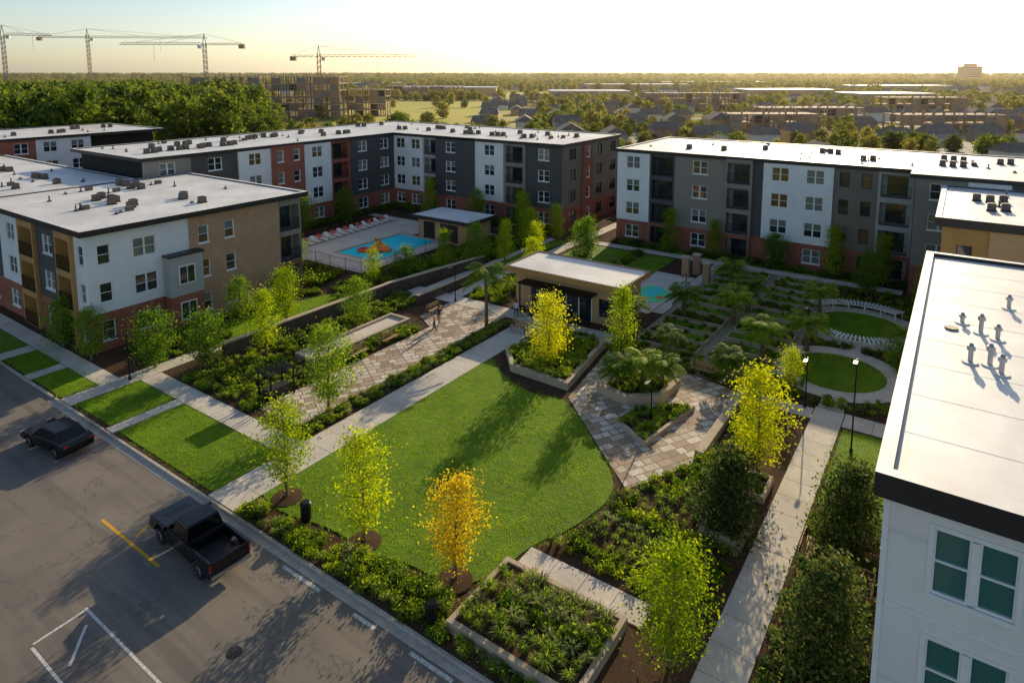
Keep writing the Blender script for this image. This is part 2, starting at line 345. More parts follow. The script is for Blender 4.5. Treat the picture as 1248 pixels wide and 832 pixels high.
def shrub_mesh(name,leafm,n=300,ls=.085,r=.5,hz=.8,clumps=11):
    mb=MB(); C=[]
    for i in range(clumps):
        an=R(0,6.28); q=R(0,.62)**.7; p=np.array([math.cos(an)*q*r,math.sin(an)*q*r,hz*R(.25,.62)*(1-.45*q)])
        s=r*R(.2,.34); C.append(p+rng.normal(size=(n//clumps,3))*[s,s,s*.8])
        mb.tube([(0,0,0),tuple(p)],[.02,.008],3,'bark',False)
    C=np.concatenate(C); C[:,2]=np.abs(C[:,2]); return mesh_with_leaves(name,mb,leafquads(C,ls),leafm)
def tuft_mesh(name,leafm,n=80,h=.7,r=.45,w=.022):
    mb=MB(); V=[]
    for i in range(n):
        an=R(0,6.28); l=h*R(.6,1.15); o=R(.15,1)*r; d=Vector((math.cos(an),math.sin(an),0)); s=Vector((-d.y,d.x,0))*w
        b=d*.04; m=b+d*o*.45+Vector((0,0,l*.75)); e=b+d*o*1.15+Vector((0,0,l*R(.45,.95)))
        V+=[b-s,b+s,m+s,m-s, m-s,m+s,e+s*.2,e-s*.2]
    return mesh_with_leaves(name,mb,np.array([tuple(v) for v in V]),leafm)
def turf_mesh():
    mb=MB(); V=[]
    for i in range(110):
        x,y=R(-.5,.5),R(-.5,.5); a=R(0,6.28); s=Vector((math.cos(a),math.sin(a),0))*.013; l=R(.03,.07); b=Vector((x,y,0)); e=b+Vector((R(-.04,.04),R(-.04,.04),l))
        V+=[b-s,b+s,e+s*.3,e-s*.3]
    return mesh_with_leaves('turf',mb,np.array([tuple(v) for v in V]),'lturf')
PM={}
PM['ly1']=tree_mesh('ly1',5.7,1.3,1.4,'vase','ly',4600,.075,32)
PM['ly2']=tree_mesh('ly2',5.5,1.3,1.2,'oval','ly',4600,.075,30)
PM['lo']=tree_mesh('lo',4.9,1.25,1.3,'oval','lo',4400,.072,30)
PM['gold']=tree_mesh('gold',5.9,1.5,1.1,'oval','lgold',5600,.08,36)
PM['g1']=tree_mesh('g1',5.9,1.6,1.2,'oval','lg',5600,.085,34)
PM['g2']=tree_mesh('g2',4.6,1.55,.8,'vase','lg',4800,.085,30)
PM['g3']=tree_mesh('g3',6.6,1.45,1.0,'cone','ly',4800,.085,36)
PM['g4']=tree_mesh('g4',6.2,1.8,1.3,'oval','ly',7000,.085,40)
PM['mag']=tree_mesh('mag',4.3,1.75,.3,'egg','lmag',8000,.1,52,.2)
PM['palm']=palm_mesh('palm',2.0,1.6,30); PM['palm2']=palm_mesh('palm2',4.3,2.0,28)
PM['f1']=tree_mesh('f1',15,5.5,3.2,'oval','lf',1900,.6,34,.2,.35)
PM['f2']=tree_mesh('f2',18,5.0,3,'oval','lf',1900,.6,36,.19,.35)
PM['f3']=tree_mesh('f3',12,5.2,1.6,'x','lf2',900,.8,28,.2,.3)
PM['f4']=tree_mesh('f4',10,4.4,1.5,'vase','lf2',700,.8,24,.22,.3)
PM['f5']=tree_mesh('f5',11,5.4,1.5,'x','lf',700,.9,24,.2,.3)
PM['sh']=shrub_mesh('sh','lsh'); PM['sh2']=shrub_mesh('sh2','lsh2',280,.075); PM['shd']=shrub_mesh('shd','lmag',300,.08,.5,.9)
PM['tf']=tuft_mesh('tf','lgr'); PM['tf2']=tuft_mesh('tf2','lsil',70,.6,.45,.024); PM['turf']=turf_mesh()
def tree(kind,x,y,name,s=1,z=.12):
    o=bpy.data.objects.new(name,PM[kind]); COL.objects.link(o); o.location=(x,y,z); o.scale=(s,s,s*R(.96,1.04)); o.rotation_euler=(0,0,R(0,6.28)); return o
def instancer(name,pts,kind,parent,cname):
    V=[];F=[]
    for x,y,z,s in pts:
        a=R(0,6.28); n=len(V)
        for q in range(4):
            b=a+q*math.pi/2; V.append((x+math.cos(b)*s*.70711,y+math.sin(b)*s*.70711,z))
        F.append((n,n+1,n+2,n+3))
    me=bpy.data.meshes.new(name); me.from_pydata(V,[],F); me.update(); o=bpy.data.objects.new(name,me); COL.objects.link(o); o.parent=parent
    o.instance_type='FACES'; o.use_instance_faces_scale=True; o.instance_faces_scale=1; o.show_instancer_for_render=False
    c=bpy.data.objects.new(cname,PM[kind]); COL.objects.link(c); c.parent=o
def bed(name,poly,mix,dens,smin=.6,smax=1.1,z=.12,rows=None,excl=()):
    xs=[p[0] for p in poly];ys=[p[1] for p in poly]; D={k:[] for k,_ in mix}
    ks=[k for k,_ in mix];ws=[w for _,w in mix]
    if rows:
        x=min(xs)+rows/2
        while x<max(xs):
            y=min(ys)+rows/2
            k=random.choices(ks,ws)[0]
            while y<max(ys):
                if R(0,1)<.12: k=random.choices(ks,ws)[0]
                if R(0,1)<.93 and inpoly(x,y,poly) and not any(math.hypot(x-a,y-b)<r for a,b,r in excl): D[k].append((x+R(-.12,.12),y+R(-.12,.12),z,R(smin,smax)))
                y+=rows*R(.75,1.2)
            x+=rows
    else:
        n=int((max(xs)-min(xs))*(max(ys)-min(ys))*dens)
        for _ in range(n):
            x=R(min(xs),max(xs));y=R(min(ys),max(ys))
            if not inpoly(x,y,poly) or any(math.hypot(x-a,y-b)<r for a,b,r in excl): continue
            v=math.sin(x*.9+y*.4)+math.sin(y*1.3-x*.5)+R(-1.2,1.2)
            i=min(len(ks)-1,int((v+3.2)/6.4*len(ks))) if R(0,1)<.6 else ks.index(random.choices(ks,ws)[0])
            D[ks[max(0,i)]].append((x,y,z,R(smin,smax)))
    e=empty(name)
    for k,p in D.items():
        if p: instancer('instances_'+k,p,k,e,'plant_'+k)
# ------------------------------------------------------------------ ground, road, pavement
g=MB(); g.face([(-4000,-6000,-.05),(9000,-6000,-.05),(9000,9000,-.05),(-4000,9000,-.05)],'ground'); g.obj('ground')
g=MB(); g.prism(rect(-60,-60,17.6,140),-.04,0,'asphalt'); g.obj('road')
g=MB()
g.box(10.55,23,.003,10.67,29.8,.006,'wpaint'); g.obox(9.55,29.6,.003,.006,1.95,.12,.06,'wpaint'); g.box(8.42,24,.003,8.54,29.4,.0065,'wpaint'); g.obox(9.6,28.0,.0075,.01,2.0,.12,.9,'wpaint')
for a,b in ((24.8,22.2),(20,18.7),(16.7,14.5),(12.5,10)): g.box(16.9,a,.003,17.08,b,.006,'wpaint')
g.obj('white_road_marking')
g=MB(); g.box(13.58,29.6,.003,13.74,35.3,.006,'ypaint'); g.obox(14.4,32.7,.003,.006,.9,.14,.5,'ypaint'); g.obj('yellow_road_marking')
g=MB(); g.cyl(9,38,.003,.012,.38,'dark',20); g.cyl(13,22.5,.003,.012,.3,'dark',20); g.obj('manhole_cover')
g=MB(); g.box(17.6,-60,-.04,17.75,51.6,.14,'kerb'); g.box(17.2,-60,.001,17.597,51.6,.012,'kerb'); g.box(17.6,51.9,-.04,17.75,140,.14,'kerb'); g.obj('kerb',bevel=.02)
g=MB(); g.prism(rect(17.75,-60,104,140),-.04,.12,'mulch'); g.obj('planting_soil')
def slabs(mb,x0,y0,x1,y1,step,axis,z=.16,k='conc'):
    a,b=(x0,x1) if axis=='x' else (y0,y1); n=max(1,round((b-a)/step)); st=(b-a)/n
    for i in range(n):
        p=a+i*st+.015;q=a+(i+1)*st-.015; dz=R(-.003,.003)
        if axis=='x': mb.box(p,y0,.1,q,y1,z+dz,k)
        else: mb.box(x0,p,.1,x1,q,z+dz,k)
g=MB()
slabs(g,17.78,30.05,48.4,32.45,1.6,'x'); slabs(g,17.78,49.4,30,51,1.5,'x'); slabs(g,17.78,43.3,22.4,44.25,1.2,'x')
slabs(g,22.45,32.5,24,43.3,1.5,'y'); slabs(g,22.45,43.32,24,49.35,1.5,'y')
slabs(g,20.3,51.05,21.7,95,1.5,'y'); slabs(g,17.78,62,20.25,63.5,1.2,'x'); slabs(g,17.78,56.2,20.25,57.4,1.2,'x')
slabs(g,17.78,5.2,47,7,1.6,'x'); slabs(g,45.1,1.7,47,5.15,1.6,'y'); slabs(g,45.1,7.05,46.6,10.6,1.6,'y')
slabs(g,23.15,9.5,24.5,15.8,1.55,'y',.18); slabs(g,48.5,23,50.4,47,1.6,'y'); slabs(g,50.5,41.2,100,42.8,1.8,'x'); slabs(g,57.5,22.3,78,23.4,1.6,'x')
slabs(g,47.1,5.3,50,6.9,1.5,'x'); slabs(g,57.2,5.6,60.4,7.2,1.5,'x'); slabs(g,76.6,4,78.2,41,1.8,'y'); slabs(g,72,53,73.4,78,1.8,'y'); slabs(g,47,45.2,76,46.2,1.6,'x')
g.obj('sidewalk')
lawn=[(19.5,30.0),(27.1,30.0),(40.4,30.0),(38.4,27.3),(37.2,24.2),(38.3,21.7),(34.1,17.3),(31.0,14.1),(26.9,14.7),(24.7,15.9),(22.2,16.1),(20.3,17.3),(20.4,19.8),(19.7,22),(19.9,24.8),(19.3,27.2),(19.2,28.9)]
lawn=smoothpoly(lawn,(0,1,2,6))
def Lawn(poly,name='lawn',z=.17,turf=True):
    mb=MB(); mb.prism(poly,.1,z,'grass'); o=mb.obj(name)
    if turf:
        xs=[p[0] for p in poly];ys=[p[1] for p in poly]; pts=[]; x=min(xs)+.3
        while x<max(xs):
            y=min(ys)+.3
            while y<max(ys):
                if inpoly(x,y,poly): pts.append((x+R(-.1,.1),y+R(-.1,.1),z-.005,R(.75,1.15)))
                y+=.62
            x+=.62
        instancer('turf_instances',pts,'turf',o,'turf_blades')
    return o
Lawn(lawn)
for i,p in enumerate((rect(18.1,32.55,22.35,43.2),rect(18.1,44.35,22.35,49.3),rect(17.95,51.1,20.2,56.1),rect(17.95,57.5,20.2,61.9),
          [(29,50),(47,49.6),(48,51.5),(38,54.3),(30,54.6)],rect(36,2,44.8,5),rect(17.95,63.6,20.2,90),rect(78.4,8,80.3,36),rect(62,28,76,32),rect(57.5,43.4,76,45.1),rect(60,33.5,76,40.5),rect(48.2,47.5,57,50.5))):
    Lawn(p,'lawn',turf=i<6)
for c,r in (((64.6,6.5),3.8),((53.6,6.7),3.4)):
    mb=MB(); mb.ring(circ(*c,r+1.5),1.5,.1,.155,'conc'); mb.obj('circular_path'); Lawn(circ(*c,r-.03),'round_lawn')
plaza=[(38.4,21.7),(48.3,23.0),(46.0,12.0),(36.3,11.3),(31.2,13.9),(34.3,17.35)]
g=MB(); g.prism(plaza,.1,.165,'paver'); g.obj('flagstone_plaza')
g=MB(); g.prism(rect(25,34.2,48.4,38.4),.1,.165,'paver'); g.prism([(42.5,38.42),(48.4,38.42),(48.4,41),(44,41)],.1,.165,'paver'); g.obj('flagstone_walk')
g=MB(); g.prism(rect(46.8,9.9,78,22.2),.1,.14,'gravel'); g.obj('garden_gravel_path')
g=MB(); g.prism(rect(56.9,23.5,70,33.4),.1,.15,'deck'); g.obj('patio')
# ------------------------------------------------------------------ planters and beds
def planter(poly,w=.3,z=.6,name='raised_planter',k='concw'):
    mb=MB(); inn=mb.ring(poly,w,.1,z,k); mb.prism(inn,.1,z-.12,'mulch'); mb.obj(name,bevel=.015); return inn,z-.12
def pbed(poly,mix,dens=5,smin=.4,smax=.8,w=.3,z=.6,rows=None,excl=()):
    inn,zz=planter(poly,w,z); bed('planter_plants',inn,mix,dens,smin,smax,zz,rows,excl)
pbed(rect(18.5,10,22.9,16.1),[('sh',2),('tf',6),('tf2',4)],smin=.65,smax=1.15,rows=.55,w=.24)
pbed([(40.2,20.4),(44.1,19.7),(44.4,15.7),(41.4,15.8),(39.6,17.9)],[('tf',2),('sh',2)],5,w=.5,z=.75)
pbed([(35.5,14.7),(41.8,13.7),(41,15.1),(39.1,17.2),(37.2,17.5)],[('sh',2),('sh2',1),('tf',1)],8,w=.22,z=.45)
pbed(rect(30,7.35,32.2,9.4),[('tf',1)],6,.3,.5,w=.18,z=.55); pbed(rect(34.2,7.35,36.4,9.4),[('sh',1)],7,.3,.5,w=.18,z=.55)
pbed(rect(46.9,24.5,48.3,29.6),[('sh',1),('sh2',1)],8,.4,.7,w=.2,z=.6)
pbed([(39.2,22.2),(47.6,23.4),(47,28.2),(42,29.7),(39.4,27.4)],[('sh',3),('tf',1),('sh2',1)],7,.5,.9,w=.35,z=.7)
g=MB(); g.box(36.3,11.3,.1,45.4,11.85,.62,'concw'); g.obj('seat_wall',bevel=.02)
mb=MB(); inn=mb.ring(rect(31.6,40.7,42.4,43.2),.3,.1,.5,'concw'); mb.prism(inn,.1,.3,'deck'); mb.obj('bocce_court',bevel=.015)
bed('kerb_strip_shrubs',[(17.95,3),(17.95,29.8),(19.0,29.8),(18.9,26),(19.5,22.5),(19.9,20),(19.9,17.4),(18.4,16.2),(18.3,9.9),(18.3,3)],[('tf',3),('sh',2),('sh2',2),('tf2',1)],10,.4,.8)
bed('lawn_edge_grasses',[(19,16.3),(20.1,17.2),(20.2,19.5),(19.7,21),(19,20)],[('tf',2),('sh',1)],7,.5,.9)
bed('walk_border_shrubs',rect(24.6,32.75,47.9,34.0),[('sh',2),('tf2',1),('tf',1),('sh2',1)],11,.4,.8)
bed('walk_border_shrubs',rect(24.4,38.6,41.6,40.5),[('shd',1),('tf',2),('sh',2),('sh2',1)],6,.45,.85,excl=[(26.8,38.9,1.3)])
bed('garden_shrubs',rect(24.3,40.6,31,47),[('shd',1),('sh',2),('tf',2),('sh2',1)],4,.5,.95)
bed('garden_shrubs',rect(31,43.5,48,47),[('shd',1),('sh',3),('tf',2),('sh2',2)],4,.5,1.0)
bed('garden_shrubs',rect(24.4,51.2,43,56),[('shd',2),('sh',2),('tf2',1)],3.4,.5,1.1,excl=[(34,52,3.2),(40,52,3)])
bed('garden_shrubs',rect(44.2,50.5,58,54),[('shd',1),('sh',3),('sh2',1)],3.5,.6,1.2)
bed('garden_shrubs',rect(57,46.3,76,52.8),[('shd',1),('sh',3),('sh2',2),('tf',1)],2.4,.6,1.4)
bed('garden_shrubs',rect(44.1,56,48.6,78),[('shd',1),('sh',3)],1.6,.6,1.5)
bed('garden_shrubs',rect(50.6,36.5,60,41),[('sh',3),('sh2',1),('tf',1)],2.5,.6,1.2)
bed('garden_shrubs',rect(60,32,76,33.4),[('sh',3),('sh2',1),('tf',1)],3,.6,1.2)
bed('foundation_shrubs',rect(78.5,4,80.2,38),[('shd',2),('sh',2)],2.5,.6,1.4)
bed('foundation_shrubs',rect(77.6,47,80.1,80),[('shd',2),('sh',2)],2.5,.7,1.6)
bed('foundation_shrubs',rect(44,78.2,80,80.1),[('shd',2),('sh',2)],2,.7,1.6)
bed('border_garden',[(24.9,9.2),(24.9,15.6),(26.9,14.4),(31,13.7),(36.2,11.1),(37.5,11.1),(37.5,9.6),(29.8,9.6),(29.8,7.3),(24.9,7.3)],[('sh',3),('tf',5),('tf2',4),('shd',2),('sh2',1)],0,.5,.95,rows=.62)
bed('hedge',rect(37.6,9.0,44.8,10.7),[('sh',1)],0,.8,1.05,rows=.5)
bed('hedge',rect(34.2,9.9,36,11.6),[('sh',1)],0,.8,1.05,rows=.5)
bed('side_bed_shrubs',rect(19,1.6,36,4.9),[('shd',2),('tf',2),('sh',3)],3.2,.45,.95)
bed('plaza_side_grasses',rect(46.9,8,50,23),[('tf',2),('sh',2),('sh2',1)],3.4,.5,.9)
bed('round_garden_shrubs',rect(47.5,1.8,76,10),[('sh',2),('tf',2),('sh2',1),('shd',1)],2.8,.5,.95,excl=[(64.6,6.5,5.5),(53.6,6.7,5.1)])
for i,u in enumerate(np.arange(50.2,76,2.35)):
    u=float(u)
    for (a,b) in ((10.6,15.6),(16.6,21.6)):
        mb=MB(); inn=mb.ring(rect(u,a,u+1.7,b),.1,.1,.4,'concw'); mb.prism(inn,.1,.33,'grass' if (i%3) else 'mulch'); mb.obj('garden_bed')
        bed('garden_bed_plants',inn,[('tf',1),('sh',2),('sh2',1)],2 if i%3 else 6,.3,.65,.33)
mb=MB(); mb.box(28.2,47.6,.1,46.4,48.0,1.3,'dbrick'); mb.box(28.15,47.55,1.3,46.45,48.05,1.4,'concw'); mb.obox(53.4,46.9,.1,1.3,14.0,.4,-.145,'dbrick'); mb.obox(53.4,46.9,1.303,1.4,14.1,.5,-.145,'concw'); mb.obj('retaining_wall')
mb=MB(); mb.box(46.2,43.2,.1,56,43.6,1.0,'dbrick'); mb.box(46.15,43.15,1.0,56.05,43.65,1.08,'concw'); mb.obj('garden_wall')
# ------------------------------------------------------------------ buildings
def facade(mb,gl,p0,d,n,segs,fh,nf,top,z0=.1,brick='brick',bf=1,wz=(.85,2.5)):
    s=0; p0=Vector(p0);d=Vector(d);n=Vector(n)
    for si,sg in enumerate(segs):
        w,k,kind,pr=sg[:4]; bfl=sg[4] if len(sg)>4 else bf; frame=sg[5] if len(sg)>5 else ('trim' if k in('white','owhite','brick','tbrick','dgrey','mgrey') else 'dark')
        s0,s1=s,s+w; s+=w
        T=lambda a,o,z,pr=pr:(p0.x+d.x*a+n.x*(o+pr),p0.y+d.y*a+n.y*(o+pr),z)
        op=[]
        if kind!='n':
            nw=max(1,int(w/(3.4 if kind=='p' else 3.0 if kind!='s' else 2.2))); cw=w/nw
            for fl in range(nf):
                zb=z0+fl*fh
                for j in range(nw):
                    c=s0+cw*(j+.5)
                    if kind=='b': op.append((c-min(1.5,cw*.42),c+min(1.5,cw*.42),zb+.25,zb+fh-.45,'b'))
                    elif kind=='p': op.append((c-.95,c+.95,zb+wz[0],zb+wz[1],'p'))
                    elif kind=='s': op.append((c-.5,c+.5,zb+wz[0],zb+wz[1],'s'))
        xs=sorted({s0,s1}|{o[0] for o in op}|{o[1] for o in op}); zs=sorted({z0,top,z0+bfl*fh}|{o[2] for o in op}|{o[3] for o in op})
        for i in range(len(xs)-1):
            for j in range(len(zs)-1):
                if zs[j+1]-zs[j]<1e-5 or xs[i+1]-xs[i]<1e-5: continue
                cx=(xs[i]+xs[i+1])/2;cz=(zs[j]+zs[j+1])/2
                if any(o[0]<cx<o[1] and o[2]<cz<o[3] for o in op): continue
                kk=brick if cz<z0+bfl*fh else k
                mb.face([T(xs[i],0,zs[j]),T(xs[i+1],0,zs[j]),T(xs[i+1],0,zs[j+1]),T(xs[i],0,zs[j+1])],kk)
        for a,nb in ((s0,si-1),(s1,si+1)):
            base=segs[nb][3] if 0<=nb<len(segs) else 0
            if pr-base>.01: mb.face([T(a,0,z0),T(a,base-pr,z0),T(a,base-pr,top),T(a,0,top)],k)
        for a,b,c,e,kd in op:
            dp=-.14 if kd!='b' else -1.1; rk='trim' if kd!='b' else k
            for q in ([(a,c),(a,e)],[(b,c),(b,e)],[(a,c),(b,c)],[(a,e),(b,e)]):
                (x0,zz0),(x1,zz1)=q; mb.face([T(x0,0,zz0),T(x1,0,zz1),T(x1,dp,zz1),T(x0,dp,zz0)],rk if frame=='trim' or kd=='b' else frame)
            gm=random.choices(['g0','g1','g2'],[6,3,1])[0]
            if kd=='b':
                gl.face([T(a,dp,c),T(b,dp,c),T(b,dp,e),T(a,dp,e)],k)
                gl.face([T(a+.5,dp+.03,c+.02),T(b-.4,dp+.03,c+.02),T(b-.4,dp+.03,e-.3),T(a+.5,dp+.03,e-.3)],'g0')
                nb=int((b-a)/.16)
                for r in range(nb+1):
                    x=a+(b-a)*r/nb; mb.beam(T(x,.02,c),T(x,.02,c+1.05),.025,'black')
                mb.beam(T(a,.02,c+1.08),T(b,.02,c+1.08),.05,'black'); mb.beam(T(a,.0,c-.06),T(b,.0,c-.06),.12,'dark')
            else:
                gl.face([T(a,dp,c),T(b,dp,c),T(b,dp,e),T(a,dp,e)],gm)
                f=.07
                def fr(x0,x1,q0,q1,o=.0):
                    P=[T(x0,dp+.01,q0),T(x1,dp+.01,q0),T(x1,dp+.06+o,q0),T(x0,dp+.06+o,q0),T(x0,dp+.01,q1),T(x1,dp+.01,q1),T(x1,dp+.06+o,q1),T(x0,dp+.06+o,q1)]
                    mb.hexa(P,frame)
                fr(a,a+f,c,e);fr(b-f,b,c,e);fr(a+f,b-f,c,c+f);fr(a+f,b-f,e-f,e); m=(c+e)/2; fr(a+f,b-f,m-.025,m+.025,-.01)
                if kd=='p': fr((a+b)/2-.07,(a+b)/2+.07,c+f,e-f,.01)
                if R(0,1)<.4:
                    gl.face([T(a+f,dp+.006,m+.03),T(b-f,dp+.006,m+.03),T(b-f,dp+.006,e-f),T(a+f,dp+.006,e-f)],'g1')
                if frame=='trim':
                    mb.hexa([T(a-.08,.003,c-.1),T(b+.08,.003,c-.1),T(b+.08,.06,c-.1),T(a-.08,.06,c-.1),T(a-.08,.003,c-.003),T(b+.08,.003,c-.003),T(b+.08,.06,c-.003),T(a-.08,.06,c-.003)],frame)
    return s
def roofpart(parent,poly,h,over=.5,fz=.55,kt='roofw',kf='dark',par=.12):
    mb=MB(); n=len(poly); A=sum(poly[i][0]*poly[(i+1)%n][1]-poly[(i+1)%n][0]*poly[i][1] for i in range(n))
    if A<0: poly=poly[::-1]
    out=[]
    for i in range(n):
        p=Vector(poly[i]);a=(p-Vector(poly[i-1])).normalized();b=(Vector(poly[(i+1)%n])-p).normalized()
        na=Vector((a.y,-a.x));nb=Vector((b.y,-b.x)); m=(na+nb)/max(.3,(na+nb).dot(na)); out.append(tuple(p+m*over))
    inn=mb.ring(out,.4,h-fz,h,kf,kt); mb.prism(inn,h-.5,h-par,kt); mb.face([(x,y,h-fz) for x,y in out],kf); mb.obj('roof',parent); return out
def units(mb,x,y,z):
    mb.box(x-.3,y-.3,z+.1,x+.3,y+.3,z+.6,'unit'); mb.cyl(x,y,z+.6,z+.64,.24,'black',8); mb.box(x-.34,y-.36,z,x+.34,y+.36,z+.1,'dark')
def roofstuff(parent,rects,h,n,nv):
    mb=MB()
    for (x0,y0,x1,y1) in rects:
        longx=(x1-x0)>(y1-y0)
        for i in range(n):
            t=(i+.5)/n
            for off in (.3,.6):
                if R(0,1)<.4: continue
                for q in range(random.choice((1,2,3))):
                    if longx: units(mb,x0+(x1-x0)*t+q*.95+R(-.1,.1),y0+(y1-y0)*off+R(-.6,.6),h)
                    else: units(mb,x0+(x1-x0)*off+R(-.6,.6),y0+(y1-y0)*t+q*.95,h)
        for i in range(nv):
            x=R(x0+1,x1-1);y=R(y0+1,y1-1); hh=R(.2,.6); mb.cyl(x,y,h,h+hh,.07,'unit',8); mb.cyl(x,y,h,h+.1,.2,'dark',8)
            if R(0,1)<.2: mb.box(x+.6,y,h,x+1.2,y+.5,h+.4,'unit')
    mb.obj('rooftop_equipment',parent)
def core(parent,poly,h):
    mb=MB(); mb.prism(poly,0,h,'interior'); mb.obj('interior_core',parent)
B=empty('apartment_building'); mb=MB();gl=MB(); X0,Y0,X1,Y1,HH=22.6,57.2,43.3,79.5,10.5; fh=3.2
facade(mb,gl,(X0,Y0),(1,0),(0,-1),[(2.6,'white','s',0,1),(3.9,'white','p',0,1),(2.0,'white','n',0,1),(5.2,'tbrick','s',.12,0),(4.2,'tbrick','n',.12,0),(2.8,'mgrey','b',.0,1)],fh,3,HH-.3)
bx0,bx1=28.6,31.6
mb2=MB(); mb2.box(bx0,Y0-1.1,.1,bx1,Y0-.15,3.3,'brick'); mb2.box(bx0-.03,Y0-1.14,3.3,bx1+.03,Y0-.15,6.9,'lgrey'); mb2.box(bx0-.15,Y0-1.3,6.9,bx1+.15,Y0-.15,7.05,'dark')
for z in (1.0,4.3):
    mb2.box(bx0+.75,Y0-1.2,z,bx1-.75,Y0-1.145,z+1.7,'trim'); mb2.box(bx0+.85,Y0-1.215,z+.1,(bx0+bx1)/2-.04,Y0-1.204,z+1.6,'g0'); mb2.box((bx0+bx1)/2+.04,Y0-1.215,z+.1,bx1-.85,Y0-1.204,z+1.6,'g0')
mb2.obj('bay_window',B)
facade(mb,gl,(X0,Y0),(0,1),(-1,0),[(2.2,'white','s',0,1),(3.0,'wood','b',.3,0),(4.5,'dgrey','p',0,1),(3.4,'wood','b',.3,0),(5.2,'white','p',0,1),(4.0,'dgrey','s',0,1)],fh,3,HH-.3)
facade(mb,gl,(X1,Y0),(0,1),(1,0),[(6,'tbrick','s',0,0),(8,'white','p',0,1),(8.3,'dgrey','p',0,1)],fh,3,HH-.3)
mb.obj('walls',B);gl.obj('windows',B); core(B,rect(X0+1.2,Y0+1.2,X1-1.2,Y1),HH-.6)
roofpart(B,rect(X0,Y0,X1,Y1),HH,.6,.5); roofstuff(B,[(24,59,42,78)],HH-.12,6,16)
B=empty('apartment_building'); mb=MB();gl=MB()
facade(mb,gl,(22.9,80.2),(0,1),(-1,0),[(5,'white','p',0),(4,'dgrey','b',.2),(8,'white','p',0),(6,'dgrey','p',0),(8,'white','p',0),(8,'dgrey','p',0)],3.2,3,10.2)
mb.obj('walls',B);gl.obj('windows',B);core(B,rect(24.1,80.4,36.8,119),9.9);roofpart(B,rect(22.9,80.5,37.3,119.6),10.5,.3,.5);roofstuff(B,[(24,82,36,118)],10.38,7,14)
B=empty('apartment_building'); mb=MB();gl=MB(); fh=3.1
facade(mb,gl,(38.5,80.3),(1,0),(0,-1),[(6,'mgrey','p',0),(6.5,'dgrey','p',0),(5,'white','p',.25),(5.5,'brick','s',.5,4),(5.2,'white','p',.2),(4,'brick','b',.0,4),(9.7,'dgrey','p',.15)],fh,4,12.5)
facade(mb,gl,(80.3,80.3),(0,-1),(-1,0),[(6.8,'white','p',0),(3,'lgrey','b',-.1),(6.4,'dgrey','p',.3),(1.5,'dgrey','n',.3),(5.6,'white','p',0),(4.0,'mgrey','b',.2),(6.2,'dgrey','p',0)],fh,4,12.5)
facade(mb,gl,(80.3,46.8),(1,0),(0,-1),[(6,'tgrey','p',0),(3,'brick','s',.2,4),(9.7,'tgrey','p',0)],fh,4,12.5)
facade(mb,gl,(99,98.5),(0,-1),(1,0),[(17,'tgrey','p',0),(17,'white','p',0),(17.7,'tgrey','p',0)],fh,4,12.5)
mb.obj('walls',B);gl.obj('windows',B)
L2=[(38.5,80.3),(80.3,80.3),(80.3,46.8),(99,46.8),(99,98.5),(38.5,98.5)]
core(B,[(39.2,82),(82,82),(82,48.4),(97.5,48.4),(97.5,98),(39.2,98)],12.2)
roofpart(B,L2,12.8,.3,.45);roofstuff(B,[(40,81,79,98)],12.68,11,20);roofstuff(B,[(81.5,48,98,97)],12.68,9,20)
B=empty('apartment_building'); mb=MB();gl=MB(); facade(mb,gl,(10,121),(1,0),(0,-1),[(8,'white','p',0),(8,'dgrey','p',0),(8,'white','p',0),(8,'brick','p',0,4),(8,'white','p',0)],3.1,4,12.5)
mb.obj('walls',B);gl.obj('windows',B);core(B,rect(10.7,122.5,61,141),12.2);roofpart(B,rect(10,121,62,142),12.8,.3,.45);roofstuff(B,[(12,122,60,140)],12.68,9,14)
B=empty('apartment_building'); mb=MB();gl=MB()
facade(mb,gl,(80.6,38.2),(0,-1),(-1,0),[(4.6,'white','p',.2),(3.4,'dgrey','b',0),(6.6,'mgrey','p',0),(3.2,'mgrey','b',.5),(1.2,'dgrey','n',0),(7.6,'white','p',.2),(4.4,'tgrey','s',0),(3.4,'lgrey','b',.0)],fh,4,12.5)
facade(mb,gl,(77.4,3.6),(0,-1),(-1,0),[(4.4,'mgrey','p',0),(3.4,'white','s',0),(20,'dgrey','p',0)],fh,4,12.5)
facade(mb,gl,(80.6,38.2),(1,0),(0,1),[(9,'tgrey','p',0),(9.6,'tgrey','p',0)],fh,4,12.5)
mb.obj('walls',B);gl.obj('windows',B)
R2=[(80.6,38.2),(80.6,3.8),(77.4,3.8),(77.4,-45),(99.4,-45),(99.4,38.2)]
core(B,[(82.3,37),(82.3,3),(79,3),(79,-44),(98.6,-44),(98.6,37)],12.2); roofpart(B,R2,12.8,.3,.45); roofstuff(B,[(82,-20,98,37)],12.68,13,30)
B=empty('apartment_building'); mb=MB();gl=MB()
facade(mb,gl,(60,.8),(0,-1),(-1,0),[(3,'wood','s',0,0,'dark'),(6.5,'tan','p',.2,0,'trim'),(4,'wood','b',0,0),(12,'tan','p',.2,0)],3.5,3,11.4,wz=(.6,2.7))
facade(mb,gl,(60,.8),(1,0),(0,1),[(6,'tan','p',0,0),(10.5,'mgrey','s',0)],3.5,3,11.4)
mb.obj('walls',B);gl.obj('windows',B);core(B,rect(61.5,-25,76,-.6),11);roofpart(B,rect(60,-26,76.8,.8),11.9,.5,.7);roofstuff(B,[(62,-24,75,-1)],11.8,5,10)
B=empty('apartment_building'); mb=MB();gl=MB()
XF=20.95; yw=1.1
